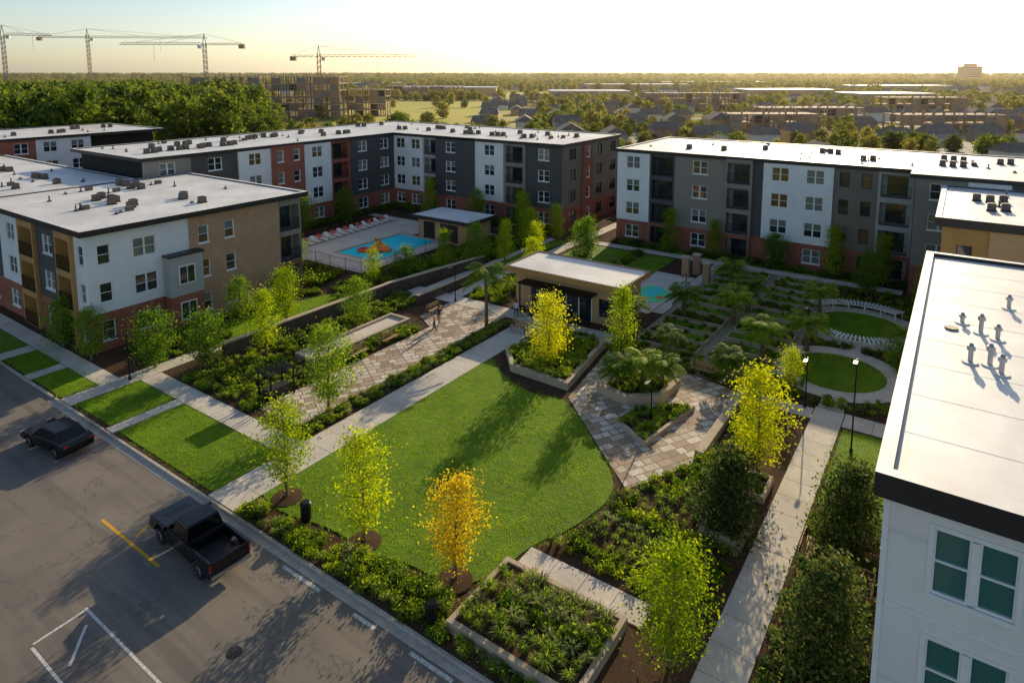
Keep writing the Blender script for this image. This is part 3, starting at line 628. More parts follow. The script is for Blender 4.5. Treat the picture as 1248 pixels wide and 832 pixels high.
def nearfacade():
    T=lambda a,o,z:(XF-o,yw-a,z)
    ops=[]
    for a in (1.25,5.6,9.5,14):
        for z in (1.2,4.7,8.15): ops.append((a,a+1.95,z,z+2.0))
    xs=sorted({0,18}|{o[0] for o in ops}|{o[1] for o in ops}); zs=sorted({.1,10.9}|{o[2] for o in ops}|{o[3] for o in ops})
    for i in range(len(xs)-1):
        for j in range(len(zs)-1):
            cx=(xs[i]+xs[i+1])/2;cz=(zs[j]+zs[j+1])/2
            if any(o[0]<cx<o[1] and o[2]<cz<o[3] for o in ops): continue
            mb.face([T(xs[i],0,zs[j]),T(xs[i+1],0,zs[j]),T(xs[i+1],0,zs[j+1]),T(xs[i],0,zs[j+1])],'owhite')
    def bx(a,b,c,e,o0,o1,k): mb.hexa([T(a,o0,c),T(b,o0,c),T(b,o1,c),T(a,o1,c),T(a,o0,e),T(b,o0,e),T(b,o1,e),T(a,o1,e)],k)
    for a,b,c,e in ops:
        for q in ([(a,c),(a,e)],[(b,c),(b,e)],[(a,c),(b,c)],[(a,e),(b,e)]):
            (x0,z0),(x1,z1)=q; mb.face([T(x0,0,z0),T(x1,0,z1),T(x1,-.15,z1),T(x0,-.15,z0)],'trim')
        gl.face([T(a,-.12,c),T(b,-.12,c),T(b,-.12,e),T(a,-.12,e)],'g3')
        bx(a-.13,a-.001,c-.13,e+.13,.003,.045,'trim');bx(b+.001,b+.13,c-.13,e+.13,.003,.045,'trim');bx(a,b,e+.001,e+.13,.003,.045,'trim');bx(a,b,c-.13,c-.001,.003,.07,'trim')
        m=(a+b)/2; bx(m-.09,m+.09,c+.06,e-.06,-.11,.02,'trim'); h=(c+e)/2
        for p,q in ((a,m-.09),(m+.09,b)):
            bx(p,p+.06,c,e,-.11,-.03,'trim');bx(q-.06,q,c,e,-.11,-.03,'trim');bx(p+.06,q-.06,c,c+.06,-.11,-.03,'trim');bx(p+.06,q-.06,e-.06,e,-.11,-.03,'trim');bx(p+.06,q-.06,h-.03,h+.03,-.11,-.04,'trim')
    bx(.15,18,7.25,7.42,.003,.04,'trim');bx(.15,18,3.85,4.0,.003,.04,'trim'); bx(-.04,.12,.1,10.9,.004,.05,'trim')
nearfacade()
facade(mb,gl,(XF,yw),(1,0),(0,1),[(7,'owhite','p',0,0),(7,'owhite','p',0,0),(7,'owhite','p',0,0),(7.1,'owhite','s',0,0)],3.5,3,10.9)
facade(mb,gl,(49.05,yw),(0,-1),(1,0),[(8,'owhite','p',0,0),(10,'owhite','p',0,0)],3.5,3,10.9)
mb.obj('walls',B);gl.obj('windows',B);core(B,rect(21.8,-16,48.3,.3),10.7)
mb=MB(); ro=rect(20.6,-20,49.4,1.4); inn=mb.ring(ro,.42,10.75,11.5,'dark','roofw'); mb.face([(x,y,10.75) for x,y in ro],'dark')
mb.prism(inn,10.8,11.28,'roofw')
for x in np.arange(24,49,3.1): mb.box(float(x),-19.5,11.284,float(x)+.03,.97,11.288,'roofw')
mb.obj('roof',B)
mb=MB()
def vent(x,y,h=.75,r=.11):
    mb.cyl(x,y,11.28,11.34,.3,'roofw',14); mb.cyl(x,y,11.34,11.34+h,r,'steel',12); mb.cyl(x,y,11.34+h*.8,11.34+h+.06,r*1.7,'steel',12); mb.cyl(x,y,11.4+h,11.52+h,r*1.2,'steel',12,r*.4)
for x,y,h in ((35.4,-1.3,.7),(34.9,-1.9,.5),(31.5,-.9,.6),(31.6,-1.55,.7),(30.9,-1.9,.6),(36.4,-.6,.3),(28,-3.4,.6),(40,-2.5,.5),(44,-4,.7)): vent(x,y,h,.09)
mb.cyl(35.3,-.2,11.28,11.36,.28,'unit',14)
for x in (24,42): mb.box(x,-7,11.28,x+1.2,-5.8,12.3,'unit')
mb.obj('roof_vents',B)
B=empty('clubhouse'); mb=MB(); x0,y0,x1,y1=51.9,24.2,56.6,35.4
mb.box(x0,y0,.1,x1,y1,3.7,'tan'); mb.obj('walls',B)
mb=MB(); ro=rect(x0-1.0,y0-.7,x1+.6,y1+.7); inn=mb.ring(ro,.2,3.7,4.25,'wood','dark'); mb.prism(inn,3.8,4.15,'roofw'); mb.face([(x,y,3.7) for x,y in ro],'wood'); mb.obj('roof',B)
mb=MB()
for i in range(5):
    a=27+i*1.35; mb.box(x0-.03,a,.16,x0-.006,a+1.2,2.7,'g0'); mb.box(x0-.06,a-.1,.16,x0-.005,a-.003,2.8,'trim')
mb.box(x0-.05,y0+.6,.9,x0-.005,y0+2,2.5,'g0'); mb.box(x0+1,y0-.03,.9,x1-1,y0-.005,2.6,'g0')
for i in range(4): mb.box(x0+1+i*.9-.04,y0-.06,.85,x0+1+i*.9+.04,y0-.031,2.65,'dark')
mb.box(x0-1.5,26.4,2.85,x0-.01,34.2,3.0,'black')
for a in (26.6,30.3,34): mb.beam((x0-1.4,a,.16),(x0-1.4,a,2.85),.1,'black')
mb.obj('glazing_and_canopy',B)
B=empty('pool_house'); mb=MB(); mb.box(65.5,52.4,.1,70.6,61,3.2,'tbrick'); mb.box(65.46,54,.5,65.49,57,2.8,'dark'); mb.box(65.46,58,.5,65.49,60,2.8,'interior'); mb.obj('walls',B)
mb=MB(); ro=rect(64.7,51.6,71.2,61.8); inn=mb.ring(ro,.2,3.2,3.65,'dark','dark'); mb.prism(inn,3.3,3.58,'roofw'); mb.face([(x,y,3.2) for x,y in ro],'dark'); mb.obj('roof',B)
mb=MB()
for a in (rect(49.3,54.8,53.2,73),rect(53.2,54.8,65.3,56.7),rect(53.2,64.3,65.3,73)): mb.prism(a,.1,.5,'deck','dbrick')
mb.prism(rect(65.3,61.9,71.8,73),.1,.5,'deck','dbrick'); mb.prism(rect(65.3,54.8,65.45,61.9),.1,.5,'deck')
mb.obj('pool_deck')
mb=MB(); mb.ring(rect(53.2,56.7,65.3,64.3),.35,.1,.54,'concw'); mb.face([(53.5,57,.4),(65,57,.4),(65,64,.4),(53.5,64,.4)],'water'); mb.obj('swimming_pool')
mb=MB()
def fence(a,b):
    a=Vector(a);b=Vector(b);L=(b-a).length;n=int(L/.24)
    for i in range(n+1):
        p=a.lerp(b,i/n); big=i%11==0; mb.beam((p.x,p.y,.5),(p.x,p.y,1.75 if not big else 1.85),.05 if big else .014,'black')
    for z in (.65,1.65): mb.beam((a.x,a.y,z),(b.x,b.y,z),.03,'black')
fence((49.4,54.9),(65,54.9));fence((49.4,54.9),(49.4,72.9));fence((49.4,72.9),(71.7,72.9)); mb.obj('pool_fence')
for i in range(15):
    x=52.5+i*1.25; e=empty('lounge_chair',(x,70+.12*i-.5,.5),R(-.05,.05)); mb=MB(); mb.box(-.32,-.95,.28,.32,.35,.36,'cream'); mb.hexa([(-.32,.35,.28),(.32,.35,.28),(.32,.95,.75),(-.32,.95,.75),(-.32,.35,.36),(.32,.35,.36),(.32,.9,.82),(-.32,.9,.82)],'red' if i%2 else 'cream')
    mb.obj('seat',e); mb=MB()
    for a in (-.28,.28):
        for b in (-.85,.3): mb.beam((a,b,0),(a,b,.28),.05,'steel')
        mb.beam((a,-.95,.25),(a,.4,.25),.05,'steel')
    mb.obj('frame',e)
e=empty('pool_inflatable',(56.8,60.4,.4))
for i,(k,r,x,y,z) in enumerate((('orange',.9,0,0,.25),('yellow',.75,1.5,.8,.25),('red',.6,-.8,1.2,.2),('orange',.5,.9,-1.1,.2))):
    mb=MB(); mb.tube([(x+r*math.cos(t),y+r*math.sin(t),z) for t in np.linspace(0,2*math.pi,20)],[.26]*20,8,k,False); mb.obj('ring_%d'%i,e,smooth=True)
mb=MB(); mb.tube([(0,0,.1),(0,0,1.0),(.25,.1,1.5),(.6,.15,1.45)],[.3,.25,.2,.08],8,'yellow'); mb.tube([(1.6,.8,.1),(1.6,.8,.9),(1.4,.9,1.2)],[.28,.22,.1],8,'orange'); mb.obj('animal_neck',e,smooth=True)
e=empty('wading_pool',(62,25.5,.15)); mb=MB(); mb.prism([(2.8*math.cos(t)*(1+.12*math.sin(3*t)),1.8*math.sin(t)) for t in np.linspace(0,2*math.pi,28)[:-1]],0,.04,'greenv'); mb.prism([(1.6*math.cos(t)+.9,.9*math.sin(t)) for t in np.linspace(0,2*math.pi,24)[:-1]],.03,.06,'cyan'); mb.prism([(.6*math.cos(t)-1.5,.5*math.sin(t)) for t in np.linspace(0,2*math.pi,14)[:-1]],.03,.065,'yellow'); mb.prism([(.5*math.cos(t)-.4,.4*math.sin(t)-1.25) for t in np.linspace(0,2*math.pi,14)[:-1]],.03,.065,'orange'); mb.obj('splash_pad',e)
# ------------------------------------------------------------------ street furniture
def lamp(x,y,h,name='street_lamp'):
    e=empty(name,(x,y,.15)); mb=MB(); mb.tube([(0,0,0),(0,0,.3),(0,0,.32),(0,0,h)],[.1,.1,.05,.035],10,'black'); mb.beam((0,0,h-.1),(-.6,0,h+.03),.04,'black'); mb.box(-1.05,-.11,h,-.5,.11,h+.08,'black'); mb.box(-1.0,-.08,h-.01,-.6,.08,h-.002,'unit'); mb.obj('pole_and_head',e)
lamp(42.1,4.2,6);lamp(46.4,7.6,3.6);lamp(38.2,15.4,3.2);lamp(48,22.6,3.4);lamp(60,21,3.6);lamp(57,9.5,3.6);lamp(49,40.8,3.6);lamp(22,50,3.6)
for p in ((19.55,26.4),(18.4,16.8)):
    e=empty('trash_can',(*p,.12)); mb=MB(); mb.tube([(0,0,0),(0,0,.1),(0,0,.85),(0,0,.95),(0,0,1.05)],[.2,.26,.28,.3,.2],14,'black'); mb.obj('bin',e)
def bench(x,y,a,L=1.8):
    e=empty('park_bench',(x,y,.14),a); mb=MB()
    for i in range(4): mb.box(-L/2,-.22+i*.13,.42,L/2,-.12+i*.13,.46,'timber')
    for i in range(3): mb.box(-L/2,.3,.55+i*.14,L/2,.34,.65+i*.14,'timber')
    mb.obj('slats',e); mb=MB()
    for q in (-L/2+.15,L/2-.15): mb.beam((q,-.2,0),(q,-.2,.42),.05,'black');mb.beam((q,.28,0),(q,.28,.95),.05,'black');mb.beam((q,-.22,.39),(q,.28,.39),.05,'black')
    mb.obj('legs',e)
for x,y,a in ((26.5,3.8,0),(28.8,3.8,0),(31.5,4.6,0),(47.2,15,-1.57),(47.2,19,-1.57),(38,38.9,0),(34.5,38.9,0),(45.5,40.4,0),(46.2,31.2,-1.57),(59,31.5,0)): bench(x,y,a)
for x,y in ((30.5,2.2),(33.5,2.2),(27,1.9)):
    e=empty('timber_planter',(x,y,.12)); mb=MB(); inn=mb.ring(rect(-.9,-.4,.9,.4),.06,0,.55,'timber'); mb.prism(inn,0,.48,'mulch'); mb.obj('box',e)
e=empty('shade_pergola',(26.8,38.9,.14)); e.scale=(.78,.78,.82); mb=MB()
for a in (-1.2,1.2):
    for b in (-.9,.9): mb.beam((a,b,0),(a,b,2.3),.12,'black')
    mb.beam((a,-1.1,2.36),(a,1.1,2.36),.12,'black')
for i in range(14): mb.beam((-1.4+i*.215,-1.15,2.46),(-1.4+i*.215,1.15,2.46),.07,'black')
mb.box(-1.1,-.5,0,1.1,.5,.9,'dark'); mb.obj('frame',e)
def table(x,y):
    e=empty('cafe_table',(x,y,.165)); mb=MB(); mb.cyl(0,0,.7,.74,.45,'steel',16); mb.cyl(0,0,0,.7,.04,'black',8); mb.cyl(0,0,0,.03,.25,'black',12); mb.obj('table',e)
    for i in range(3):
        a=i*2.1+R(0,1); cx,cy=.85*math.cos(a),.85*math.sin(a); mb=MB(); mb.obox(cx,cy,.43,.46,.42,.42,a,'timber'); mb.obox(cx*1.22,cy*1.22,.5,.85,.04,.42,a,'timber')
        for s in (-1,1):
            for t in (-1,1): mb.beam((cx+.17*s,cy+.17*t,0),(cx+.17*s,cy+.17*t,.43),.03,'black')
        mb.obj('chair_%d'%i,e)
for p in ((46,20.5),(45.8,17.2),(50,29),(50,32.5),(59.5,29.2),(62,31)): table(*p)
def arbour(cx,cy,r,a0,a1,name='curved_arbor'):
    e=empty(name,(cx,cy,.15)); mb=MB(); n=26
    for i in range(n+1):
        t=a0+(a1-a0)*i/n; c,s=math.cos(t),math.sin(t); mb.beam((c*(r-.6),s*(r-.6),.62),(c*(r+.7),s*(r+.7),.62),.12,'trim')
        if i%5==0:
            for q in (r-.4,r+.5): mb.beam((c*q,s*q,0),(c*q,s*q,.56),.1,'trim')
    for q in (r-.4,r+.5): mb.tube([(q*math.cos(a0+(a1-a0)*i/n),q*math.sin(a0+(a1-a0)*i/n),.52) for i in range(n+1)],[.06]*(n+1),6,'trim')
    mb.obj('slats_and_rails',e)
arbour(64.6,6.5,4.7,2.3,4.1);arbour(64.6,6.5,4.9,-.6,1.0)
for x,y in ((70,24.6),(71.6,23.9),(69,21.9)):
    e=empty('stone_pillar',(x,y,.14)); mb=MB(); mb.box(-.35,-.35,0,.35,.35,2.2,'tbrick'); mb.box(-.45,-.45,2.2,.45,.45,2.35,'concw'); mb.obj('pillar',e)
# ------------------------------------------------------------------ cars
def extr(mb,poly,xa,xb,k):
    n=len(poly); a=len(mb.v)
    mb.v+=[(xa,y,z) for y,z in poly]+[(xb,y,z) for y,z in poly]; i=mb.mi(k)
    mb.f.append(tuple(range(a,a+n)));mb.m.append(i);mb.f.append(tuple(range(a+2*n-1,a+n-1,-1)));mb.m.append(i)
    for j in range(n): q=(j+1)%n; mb.f.append((a+q,a+j,a+n+j,a+n+q)); mb.m.append(i)
def arch(c,r,z):
    return [(c-r*math.cos(t),z+r*math.sin(t)) for t in np.linspace(0,math.pi,9)]
def wheels(e,ys,hw,r):
    for i,(y,s) in enumerate([(y,s) for y in ys for s in (-1,1)]):
        mb=MB(); x=s*hw
        mb.tube([(x-s*.24,y,r),(x-s*.22,y,r),(x-s*.02,y,r),(x,y,r)],[r*.9,r,r,r*.9],22,'tyre'); mb.tube([(x,y,r),(x+s*.01,y,r)],[r*.62,r*.6],18,'steel')
        for q in range(5):
            a=q*2*math.pi/5; mb.beam((x+s*.015,y,r),(x+s*.015,y+math.cos(a)*r*.58,r+math.sin(a)*r*.58),.05,'dark')
        mb.obj('wheel_%d'%i,e)
def green(e,paint,yb0,yb1,yt0,yt1,zb,zt,wb,wt,split):
    mb=MB(); P=[(-wb,yb0,zb),(wb,yb0,zb),(wb,yb1,zb),(-wb,yb1,zb),(-wt,yt0,zt),(wt,yt0,zt),(wt,yt1,zt),(-wt,yt1,zt)]
    mb.hexa(P,paint); mb.obj('cabin',e,bevel=.06); g=MB(); P=[Vector(p) for p in P]
    def pane(a,b,c,d,u0,u1,v0,v1):
        nrm=(b-a).cross(d-a).normalized(); cen=Vector((0,(yb0+yb1)/2,(zb+zt)/2))
        if nrm.dot(a-cen)<0: nrm=-nrm
        f=lambda u,v:(a.lerp(b,u)).lerp(d.lerp(c,u),v)+nrm*.008
        g.face([f(u0,v0),f(u1,v0),f(u1,v1),f(u0,v1)],'gc')
    pane(P[3],P[2],P[6],P[7],.06,.94,.08,.92); pane(P[0],P[1],P[5],P[4],.08,.92,.12,.88)
    for a,b,c,d in ((P[0],P[3],P[7],P[4]),(P[1],P[2],P[6],P[5])):
        q=[0]+split+[1]
        for i in range(len(q)-1): pane(a,b,c,d,q[i]+(.06 if i==0 else .02),q[i+1]-(.05 if i==len(q)-2 else .02),.14,.88)
    g.obj('glass',e)
def pickup(x,y,a):
    e=empty('pickup_truck',(x,y,0),a); W=.98; mb=MB()
    extr(mb,[(-.78,.45)]+[(1.35,.45)]+arch(1.9,.5,.5)+[(2.85,.45),(2.97,.6),(2.95,1.02),(2.8,1.13),(1.15,1.22),(-.78,1.22)],-W,W,'paint'); mb.obj('front_body',e,bevel=.05)
    mb=MB()
    for s in (-1,1): extr(mb,[(-2.92,.5),(-2.45,.5)]+arch(-1.85,.5,.5)[1:-1]+[(-1.2,.45),(-.8,.45),(-.8,1.24),(-2.92,1.24)],s*W,s*(W-.12),'paint')
    mb.box(-W+.121,-2.92,.55,W-.121,-2.84,1.22,'paint'); mb.box(-W+.121,-.9,.55,W-.121,-.81,1.22,'paint'); mb.box(-W+.122,-2.83,.6,W-.122,-.91,.72,'dark'); mb.obj('cargo_bed',e,bevel=.02)
    green(e,'paint',-.74,1.2,-.62,.42,1.2,1.88,.93,.76,[.5])
    wheels(e,(1.9,-1.85),W+.01,.4)
    mb=MB(); mb.box(-.8,2.965,.7,.8,2.99,1.0,'steel'); mb.box(-.95,2.9,.5,.95,3.05,.66,'dark'); mb.box(-.95,-3.04,.5,.95,-2.93,.66,'steel')
    for s in (-1,1): mb.box(s*.72,2.93,.82,s*.97,2.985,1.0,'lampw'); mb.box(s*.9,-2.935,.8,s*.985,-2.9,1.18,'lampred'); mb.box(s*.99,.95,1.2,s*1.2,1.08,1.4,'paint')
    mb.box(-.55,1.7,1.165,.55,2.3,1.185,'paint')
    mb.obj('lights_bumpers_mirrors',e)
def sedan(x,y,a,name='parked_car',paint='paintb'):
    e=empty(name,(x,y,0),a); W=.93; mb=MB()
    extr(mb,[(-2.3,.36),(-1.85,.3)]+arch(-1.4,.42,.36)+[(.9,.3)]+arch(1.42,.42,.36)+[(2.15,.32),(2.36,.45),(2.34,.7),(2.15,.84),(1.05,.98),(-1.75,1.05),(-2.25,1.02),(-2.38,.8)],-W,W,paint); mb.obj('body',e,bevel=.08)
    green(e,paint,-1.95,1.15,-1.35,.3,.97,1.52,.88,.69,[.42,.74]); wheels(e,(1.42,-1.4),W,.34); mb=MB()
    for s in (-1,1): mb.box(s*.6,2.2,.62,s*.9,2.36,.76,'lampw'); mb.box(s*.6,-2.385,.84,s*.86,-2.3,.93,'lampred'); mb.box(s*.94,.6,.98,s*1.12,.75,1.1,paint)
    mb.box(-.5,2.33,.42,.5,2.375,.6,'dark'); mb.obj('lights_grille_mirrors',e)
pickup(15.35,29.1,-.05); sedan(15.3,44.9,.12,'parked_car','paint'); sedan(14.2,61.5,1.2)
for i,(x,y,a,p) in enumerate(((118,30,.2,'paintw'),(122,33,.2,'paint'),(126,24,.2,'paintw'),(135,10,1.2,'paintw'),(131,-2,1.2,'paintb'),(140,-8,1.2,'paintw'),(150,20,.4,'paintw'),(128,-14,.2,'paintw'))): sedan(x,y,a,'parked_car',p)
# ------------------------------------------------------------------ people
def person(x,y,a,shirt,trou,z=.165,arm=0.,stride=.18):
    me=bpy.data.meshes.new('body')
    V=[(0,0,.95),(0,0,1.15),(0,0,1.4),(0,0,1.5),(0,.01,1.62),(0,.01,1.7),
       (.18,0,1.42),(.24,-.03+arm*.1,1.14),(.25,.05+arm*.25,.9),(-.18,0,1.42),(-.24,.0,1.14),(-.25,.08,.9),
       (.09,0,.9),(.1,stride*.5,.5),(.1,stride,.08),(.1,stride+.16,.04),(-.09,0,.9),(-.1,-stride*.3,.5),(-.1,-stride,.08),(-.1,-stride+.16,.04)]
    E=[(0,1),(1,2),(2,3),(3,4),(4,5),(2,6),(6,7),(7,8),(2,9),(9,10),(10,11),(0,12),(12,13),(13,14),(14,15),(0,16),(16,17),(17,18),(18,19)]
    rad=[.14,.13,.15,.055,.1,.085,.06,.045,.033,.06,.045,.033,.09,.06,.042,.035,.09,.06,.042,.035]
    me.from_pydata(V,E,[]); o=bpy.data.objects.new('person',me); COL.objects.link(o)
    o.modifiers.new('s','SKIN')
    for i,r in enumerate(rad): me.skin_vertices[0].data[i].radius=(r*1.15 if i in(0,1,2) else r,r*.75 if i in (0,1,2) else r)
    me.skin_vertices[0].data[0].use_root=True
    o.modifiers.new('u','SUBSURF').levels=2; o.modifiers['u'].render_levels=2
    m,nt,N,L,Bs=newmat('person_clothes'); tc=N.new('ShaderNodeTexCoord').outputs['Object']; s=N.new('ShaderNodeSeparateXYZ'); L.new(tc,s.inputs[0])
    mz=N.new('ShaderNodeMath'); mz.operation='DIVIDE'; L.new(s.outputs[2],mz.inputs[0]); mz.inputs[1].default_value=1.8
    r=ramp(N,L,mz.outputs[0],[(0,(.03,.03,.03)),(.06,trou),(.53,shirt),(.815,(.45,.27,.19))])
    for nn in N:
        if nn.type=='VALTORGB': nn.color_ramp.interpolation='CONSTANT'
    L.new(r,Bs.inputs['Base Color']); me.materials.append(m)
    hr=MB(); hr.tube([(0,-.02,1.6),(0,-.03,1.68),(0,-.02,1.78),(0,-.01,1.83)],[.09,.112,.1,.03],12,'interior'); hr.obj('hair',o,smooth=True)
    hd=MB()
    for sx,hy in ((.25,.05+arm*.25),(-.25,.08)):
        hd.box(sx-.018,hy-.04,.8,sx+.018,hy+.045,.9,'skin')
        for f in range(4): hd.tube([(sx,hy-.03+f*.021,.81),(sx,hy-.027+f*.021,.76),(sx-.012*np.sign(sx),hy-.025+f*.021,.72+abs(f-1.6)*.008)],[.011,.01,.007],6,'skin')
        hd.tube([(sx,hy+.045,.87),(sx,hy+.07,.83),(sx,hy+.075,.79)],[.013,.011,.008],6,'skin')
    hd.tube([(0,.1,1.655),(0,.135,1.635)],[.012,.016],6,'skin'); hd.obj('hands_and_nose',o)
    o.location=(x,y,z); o.rotation_euler=(0,0,a)
person(42.0,37.4,.6,(.6,.3,.22),(.04,.05,.1)); person(43.4,38.1,2.6,(.06,.05,.06),(.4,.3,.2),arm=.6); person(48.7,33.2,-1.2,(.7,.68,.65),(.05,.05,.07))
person(50.6,67.2,1.2,(.6,.12,.1),(.05,.07,.2),z=.5)
# ------------------------------------------------------------------ site trees
for k,x,y,nm,s in [('ly1',20.1,28.7,'young_maple_tree',1),('ly2',20.1,22.7,'young_maple_tree',1.05),('lo',20.75,17.5,'golden_maple_tree',1),('g1',27.6,34.3,'oak_tree',1),
    ('ly2',30.4,45.3,'young_elm_tree',1.0),('g2',26.4,47.2,'oak_tree',1),('g2',24.2,50.6,'oak_tree',1),('ly1',35,48.9,'young_elm_tree',.95),('g1',39.5,44.6,'young_elm_tree',.75),
    ('gold',41.6,25.3,'golden_maple_tree',1),('g3',46.4,21.4,'young_elm_tree',.95),('gold',37.3,8.4,'golden_maple_tree',1.05),('mag',31.1,8.4,'magnolia_tree',1),('mag',33.2,3.2,'magnolia_tree',.95),('mag',25.1,3.0,'magnolia_tree',1.02),
    ('g4',22.2,7.9,'young_elm_tree',.82),('g2',21.9,61,'oak_tree',.9),('g1',21.9,56,'oak_tree',.75),('g3',56.4,48.8,'young_elm_tree',.7),('g3',63.2,44.8,'young_elm_tree',.8),('g1',59.9,46.6,'young_elm_tree',.85),
    ('ly2',69,45,'young_elm_tree',1),('g2',52,50.6,'oak_tree',.8),('ly1',47.5,51,'young_elm_tree',.7),('g3',75,50,'cypress_tree',.9),('g3',75.5,44.6,'cypress_tree',.8),('g1',66,36,'oak_tree',.9),('g2',72,38,'oak_tree',1),
    ('g3',78.6,30,'cypress_tree',.85),('g3',78.9,24,'cypress_tree',.75),('g3',79,11,'cypress_tree',.9),('g2',78.9,17,'oak_tree',.9),('g3',79,6,'cypress_tree',.9),('g2',45.6,62,'oak_tree',1),('g1',46.5,70,'oak_tree',1),('g1',58,76.3,'oak_tree',1),('g2',66,76.4,'oak_tree',1.1),('g1',51,76.6,'oak_tree',1),('g3',77.8,70,'cypress_tree',.9),('g1',77.5,60,'oak_tree',.9),('g3',78,52,'cypress_tree',.9),
    ('g1',74,7,'oak_tree',.8),('g2',56,2.8,'oak_tree',.8),('g3',70.5,1.9,'cypress_tree',.8),('ly1',48,9,'young_elm_tree',.6),('g1',33.5,53.6,'oak_tree',.7),('g2',38.8,55,'oak_tree',.7),('ly2',59.4,38,'young_elm_tree',.9),('ly1',66,42,'young_elm_tree',.8)]:
    tree(k,x,y,nm,s)
for x,y,k,s in [(45.4,34.2,'palm2',1.15),(56.4,9.4,'palm',1.3),(52.6,12.0,'palm',1.3),(46.6,17.5,'palm2',.7),(42.3,17.8,'palm',1.2),(43,16.6,'palm',1.1),(41.2,19.2,'palm',1),(63,15.9,'palm',1.4),(59,16.1,'palm',1.3),(66,10,'palm',1.2),(51,22.3,'palm2',.7),(47,13,'palm',1),(58,20.4,'palm',1.2),(68,19,'palm',1.3)]:
    tree(k,x,y,'palm_tree',s)
for x,y in ((20.1,28.7),(20.1,22.7),(20.75,17.5)):
    mb=MB(); mb.tube([(x,y,.168),(x,y,.21),(x,y,.3)],[.85,.8,.1],18,'mulch'); mb.obj('mulch_ring')
# ------------------------------------------------------------------ distance
AL=math.radians(34.66)
def W(F,Rr): return (math.cos(AL)*F+math.sin(AL)*Rr,math.sin(AL)*F-math.cos(AL)*Rr)
mb=MB(); mb.face([(*W(260,-75),.0),(*W(260,10),.0),(*W(520,0),.0),(*W(520,-120),.0)],'field'); mb.face([(*W(560,-60),.0),(*W(560,120),.0),(*W(760,140),.0),(*W(760,-90),.0)],'field'); mb.obj('dry_field')
mb=MB()
for i in range(7): mb.face([(*W(130+i*48,-20),.01+i*.004),(*W(130+i*48,320+i*60),.01+i*.004),(*W(137+i*48,320+i*60),.01+i*.004),(*W(137+i*48,-20),.01+i*.004)],'farroad')
mb.face([(*W(118,20),.06),(*W(118,28),.06),(*W(700,150),.06),(*W(700,136),.06)],'farroad'); mb.face([(*W(250,-80),.07),(*W(258,-80),.07),(*W(258,200),.07),(*W(250,200),.07)],'farroad'); mb.face([(*W(535,-200),.07),(*W(550,-200),.07),(*W(550,300),.07),(*W(535,300),.07)],'farroad')
mb.face([(*W(170,120),.075),(*W(170,190),.075),(*W(215,200),.075),(*W(215,120),.075)],'farroad'); mb.obj('distant_road')
def house(mb,x,y,a,w,d,h,kw):
    mb.obox(x,y,-.05,h,w,d,a,kw); c,s=math.cos(a),math.sin(a)
    T=lambda u,v,z:(x+u*c-v*s,y+u*s+v*c,z); w2=w/2+.5;d2=d/2+.5;r=h+d*.32
    mb.face([T(-w2,-d2,h),T(w2,-d2,h),T(w2-1,0,r),T(-w2+1,0,r)],'houseroof');mb.face([T(-w2,d2,h),T(w2,d2,h),T(w2-1,0,r),T(-w2+1,0,r)],'houseroof')
    mb.face([T(-w2,-d2,h),T(-w2,d2,h),T(-w2+1,0,r)],'houseroof');mb.face([T(w2,-d2,h),T(w2,d2,h),T(w2-1,0,r)],'houseroof')
hs=[];mb=MB()
for i in range(9):
    F=150+i*48+15
    for j in range(int((320+i*60)/15)):
        r=-10+j*15+R(-3,3)
        if R(0,1)<.22: continue
        x,y=W(F+R(-4,4),r); hs.append((x,y)); house(mb,x,y,AL+math.pi/2+R(-.1,.1) if R(0,1)<.6 else AL,R(7,12),R(6,9),R(2.6,4.8),random.choice(['tan','owhite','lgrey','mgrey','tbrick','cream']))
for i in range(5):
    F=600+i*70
    for j in range(36):
        r=-330+j*26+R(-8,8)
        if R(0,1)<.4 or (F<780 and -90<r<140): continue
        x,y=W(F,r); hs.append((x,y)); house(mb,x,y,AL+math.pi/2,R(10,20),R(8,12),R(3,7),random.choice(['tan','owhite','lgrey','tbrick','cream']))
mb.obj('suburban_houses')
def frame(name,F,Rr,w,d,nf,k='conframe',fhh=3.4):
    e=empty(name,(*W(F,Rr),0),AL-math.pi/2); mb=MB()
    for f in range(nf+1): mb.box(-w/2,-d/2,f*fhh,w/2,d/2,f*fhh+.35,k)
    n=int(w/4)
    for i in range(n+1):
        for j in (-.48,0,.48): 
            x=-w/2+.3+(w-.6)*i/n; mb.beam((x,j*d,0),(x,j*d,nf*fhh+(1.6 if R(0,1)<.6 else 0)),.5,k)
    for f in range(nf):
        for i in range(n):
            if R(0,1)<.45: x=-w/2+.3+(w-.6)*i/n; mb.box(x,-d/2+.3,f*fhh+.35,x+w/n,-d/2+.6,f*fhh+fhh-.3,random.choice(['tbrick','interior','mgrey','conframe']))
    for z in range(1,nf*2): mb.beam((-w/2,-d/2-1,z*fhh/2),(w/2,-d/2-1,z*fhh/2),.12,'tbrick')
    for i in range(int(w/3)): mb.beam((-w/2+i*3,-d/2-1,0),(-w/2+i*3,-d/2-1,nf*fhh+1),.12,'tbrick')
    mb.obj('frame',e)
FR=((330,-142,38,18,6),(340,-104,34,18,6),(350,-76,20,14,4),(430,-330,60,18,3),(255,100,34,12,2),(300,135,46,14,2),(330,205,40,14,3),(400,110,60,15,3),(600,-80,70,20,3),(250,165,40,12,2))
for F,r,w,d,nf in FR: frame('unfinished_building',F,r,w,d,nf)
e=empty('distant_tower',(*W(1500,1040),0),AL); mb=MB(); mb.box(-12,-20,0,12,20,36,'tan'); mb.box(-11,-8,36,11,8,42,'tan')
for z in range(4,34,4): mb.box(-12.2,-18,z,-12.02,18,z+1.6,'g0')
mb.obj('tower_block',e)
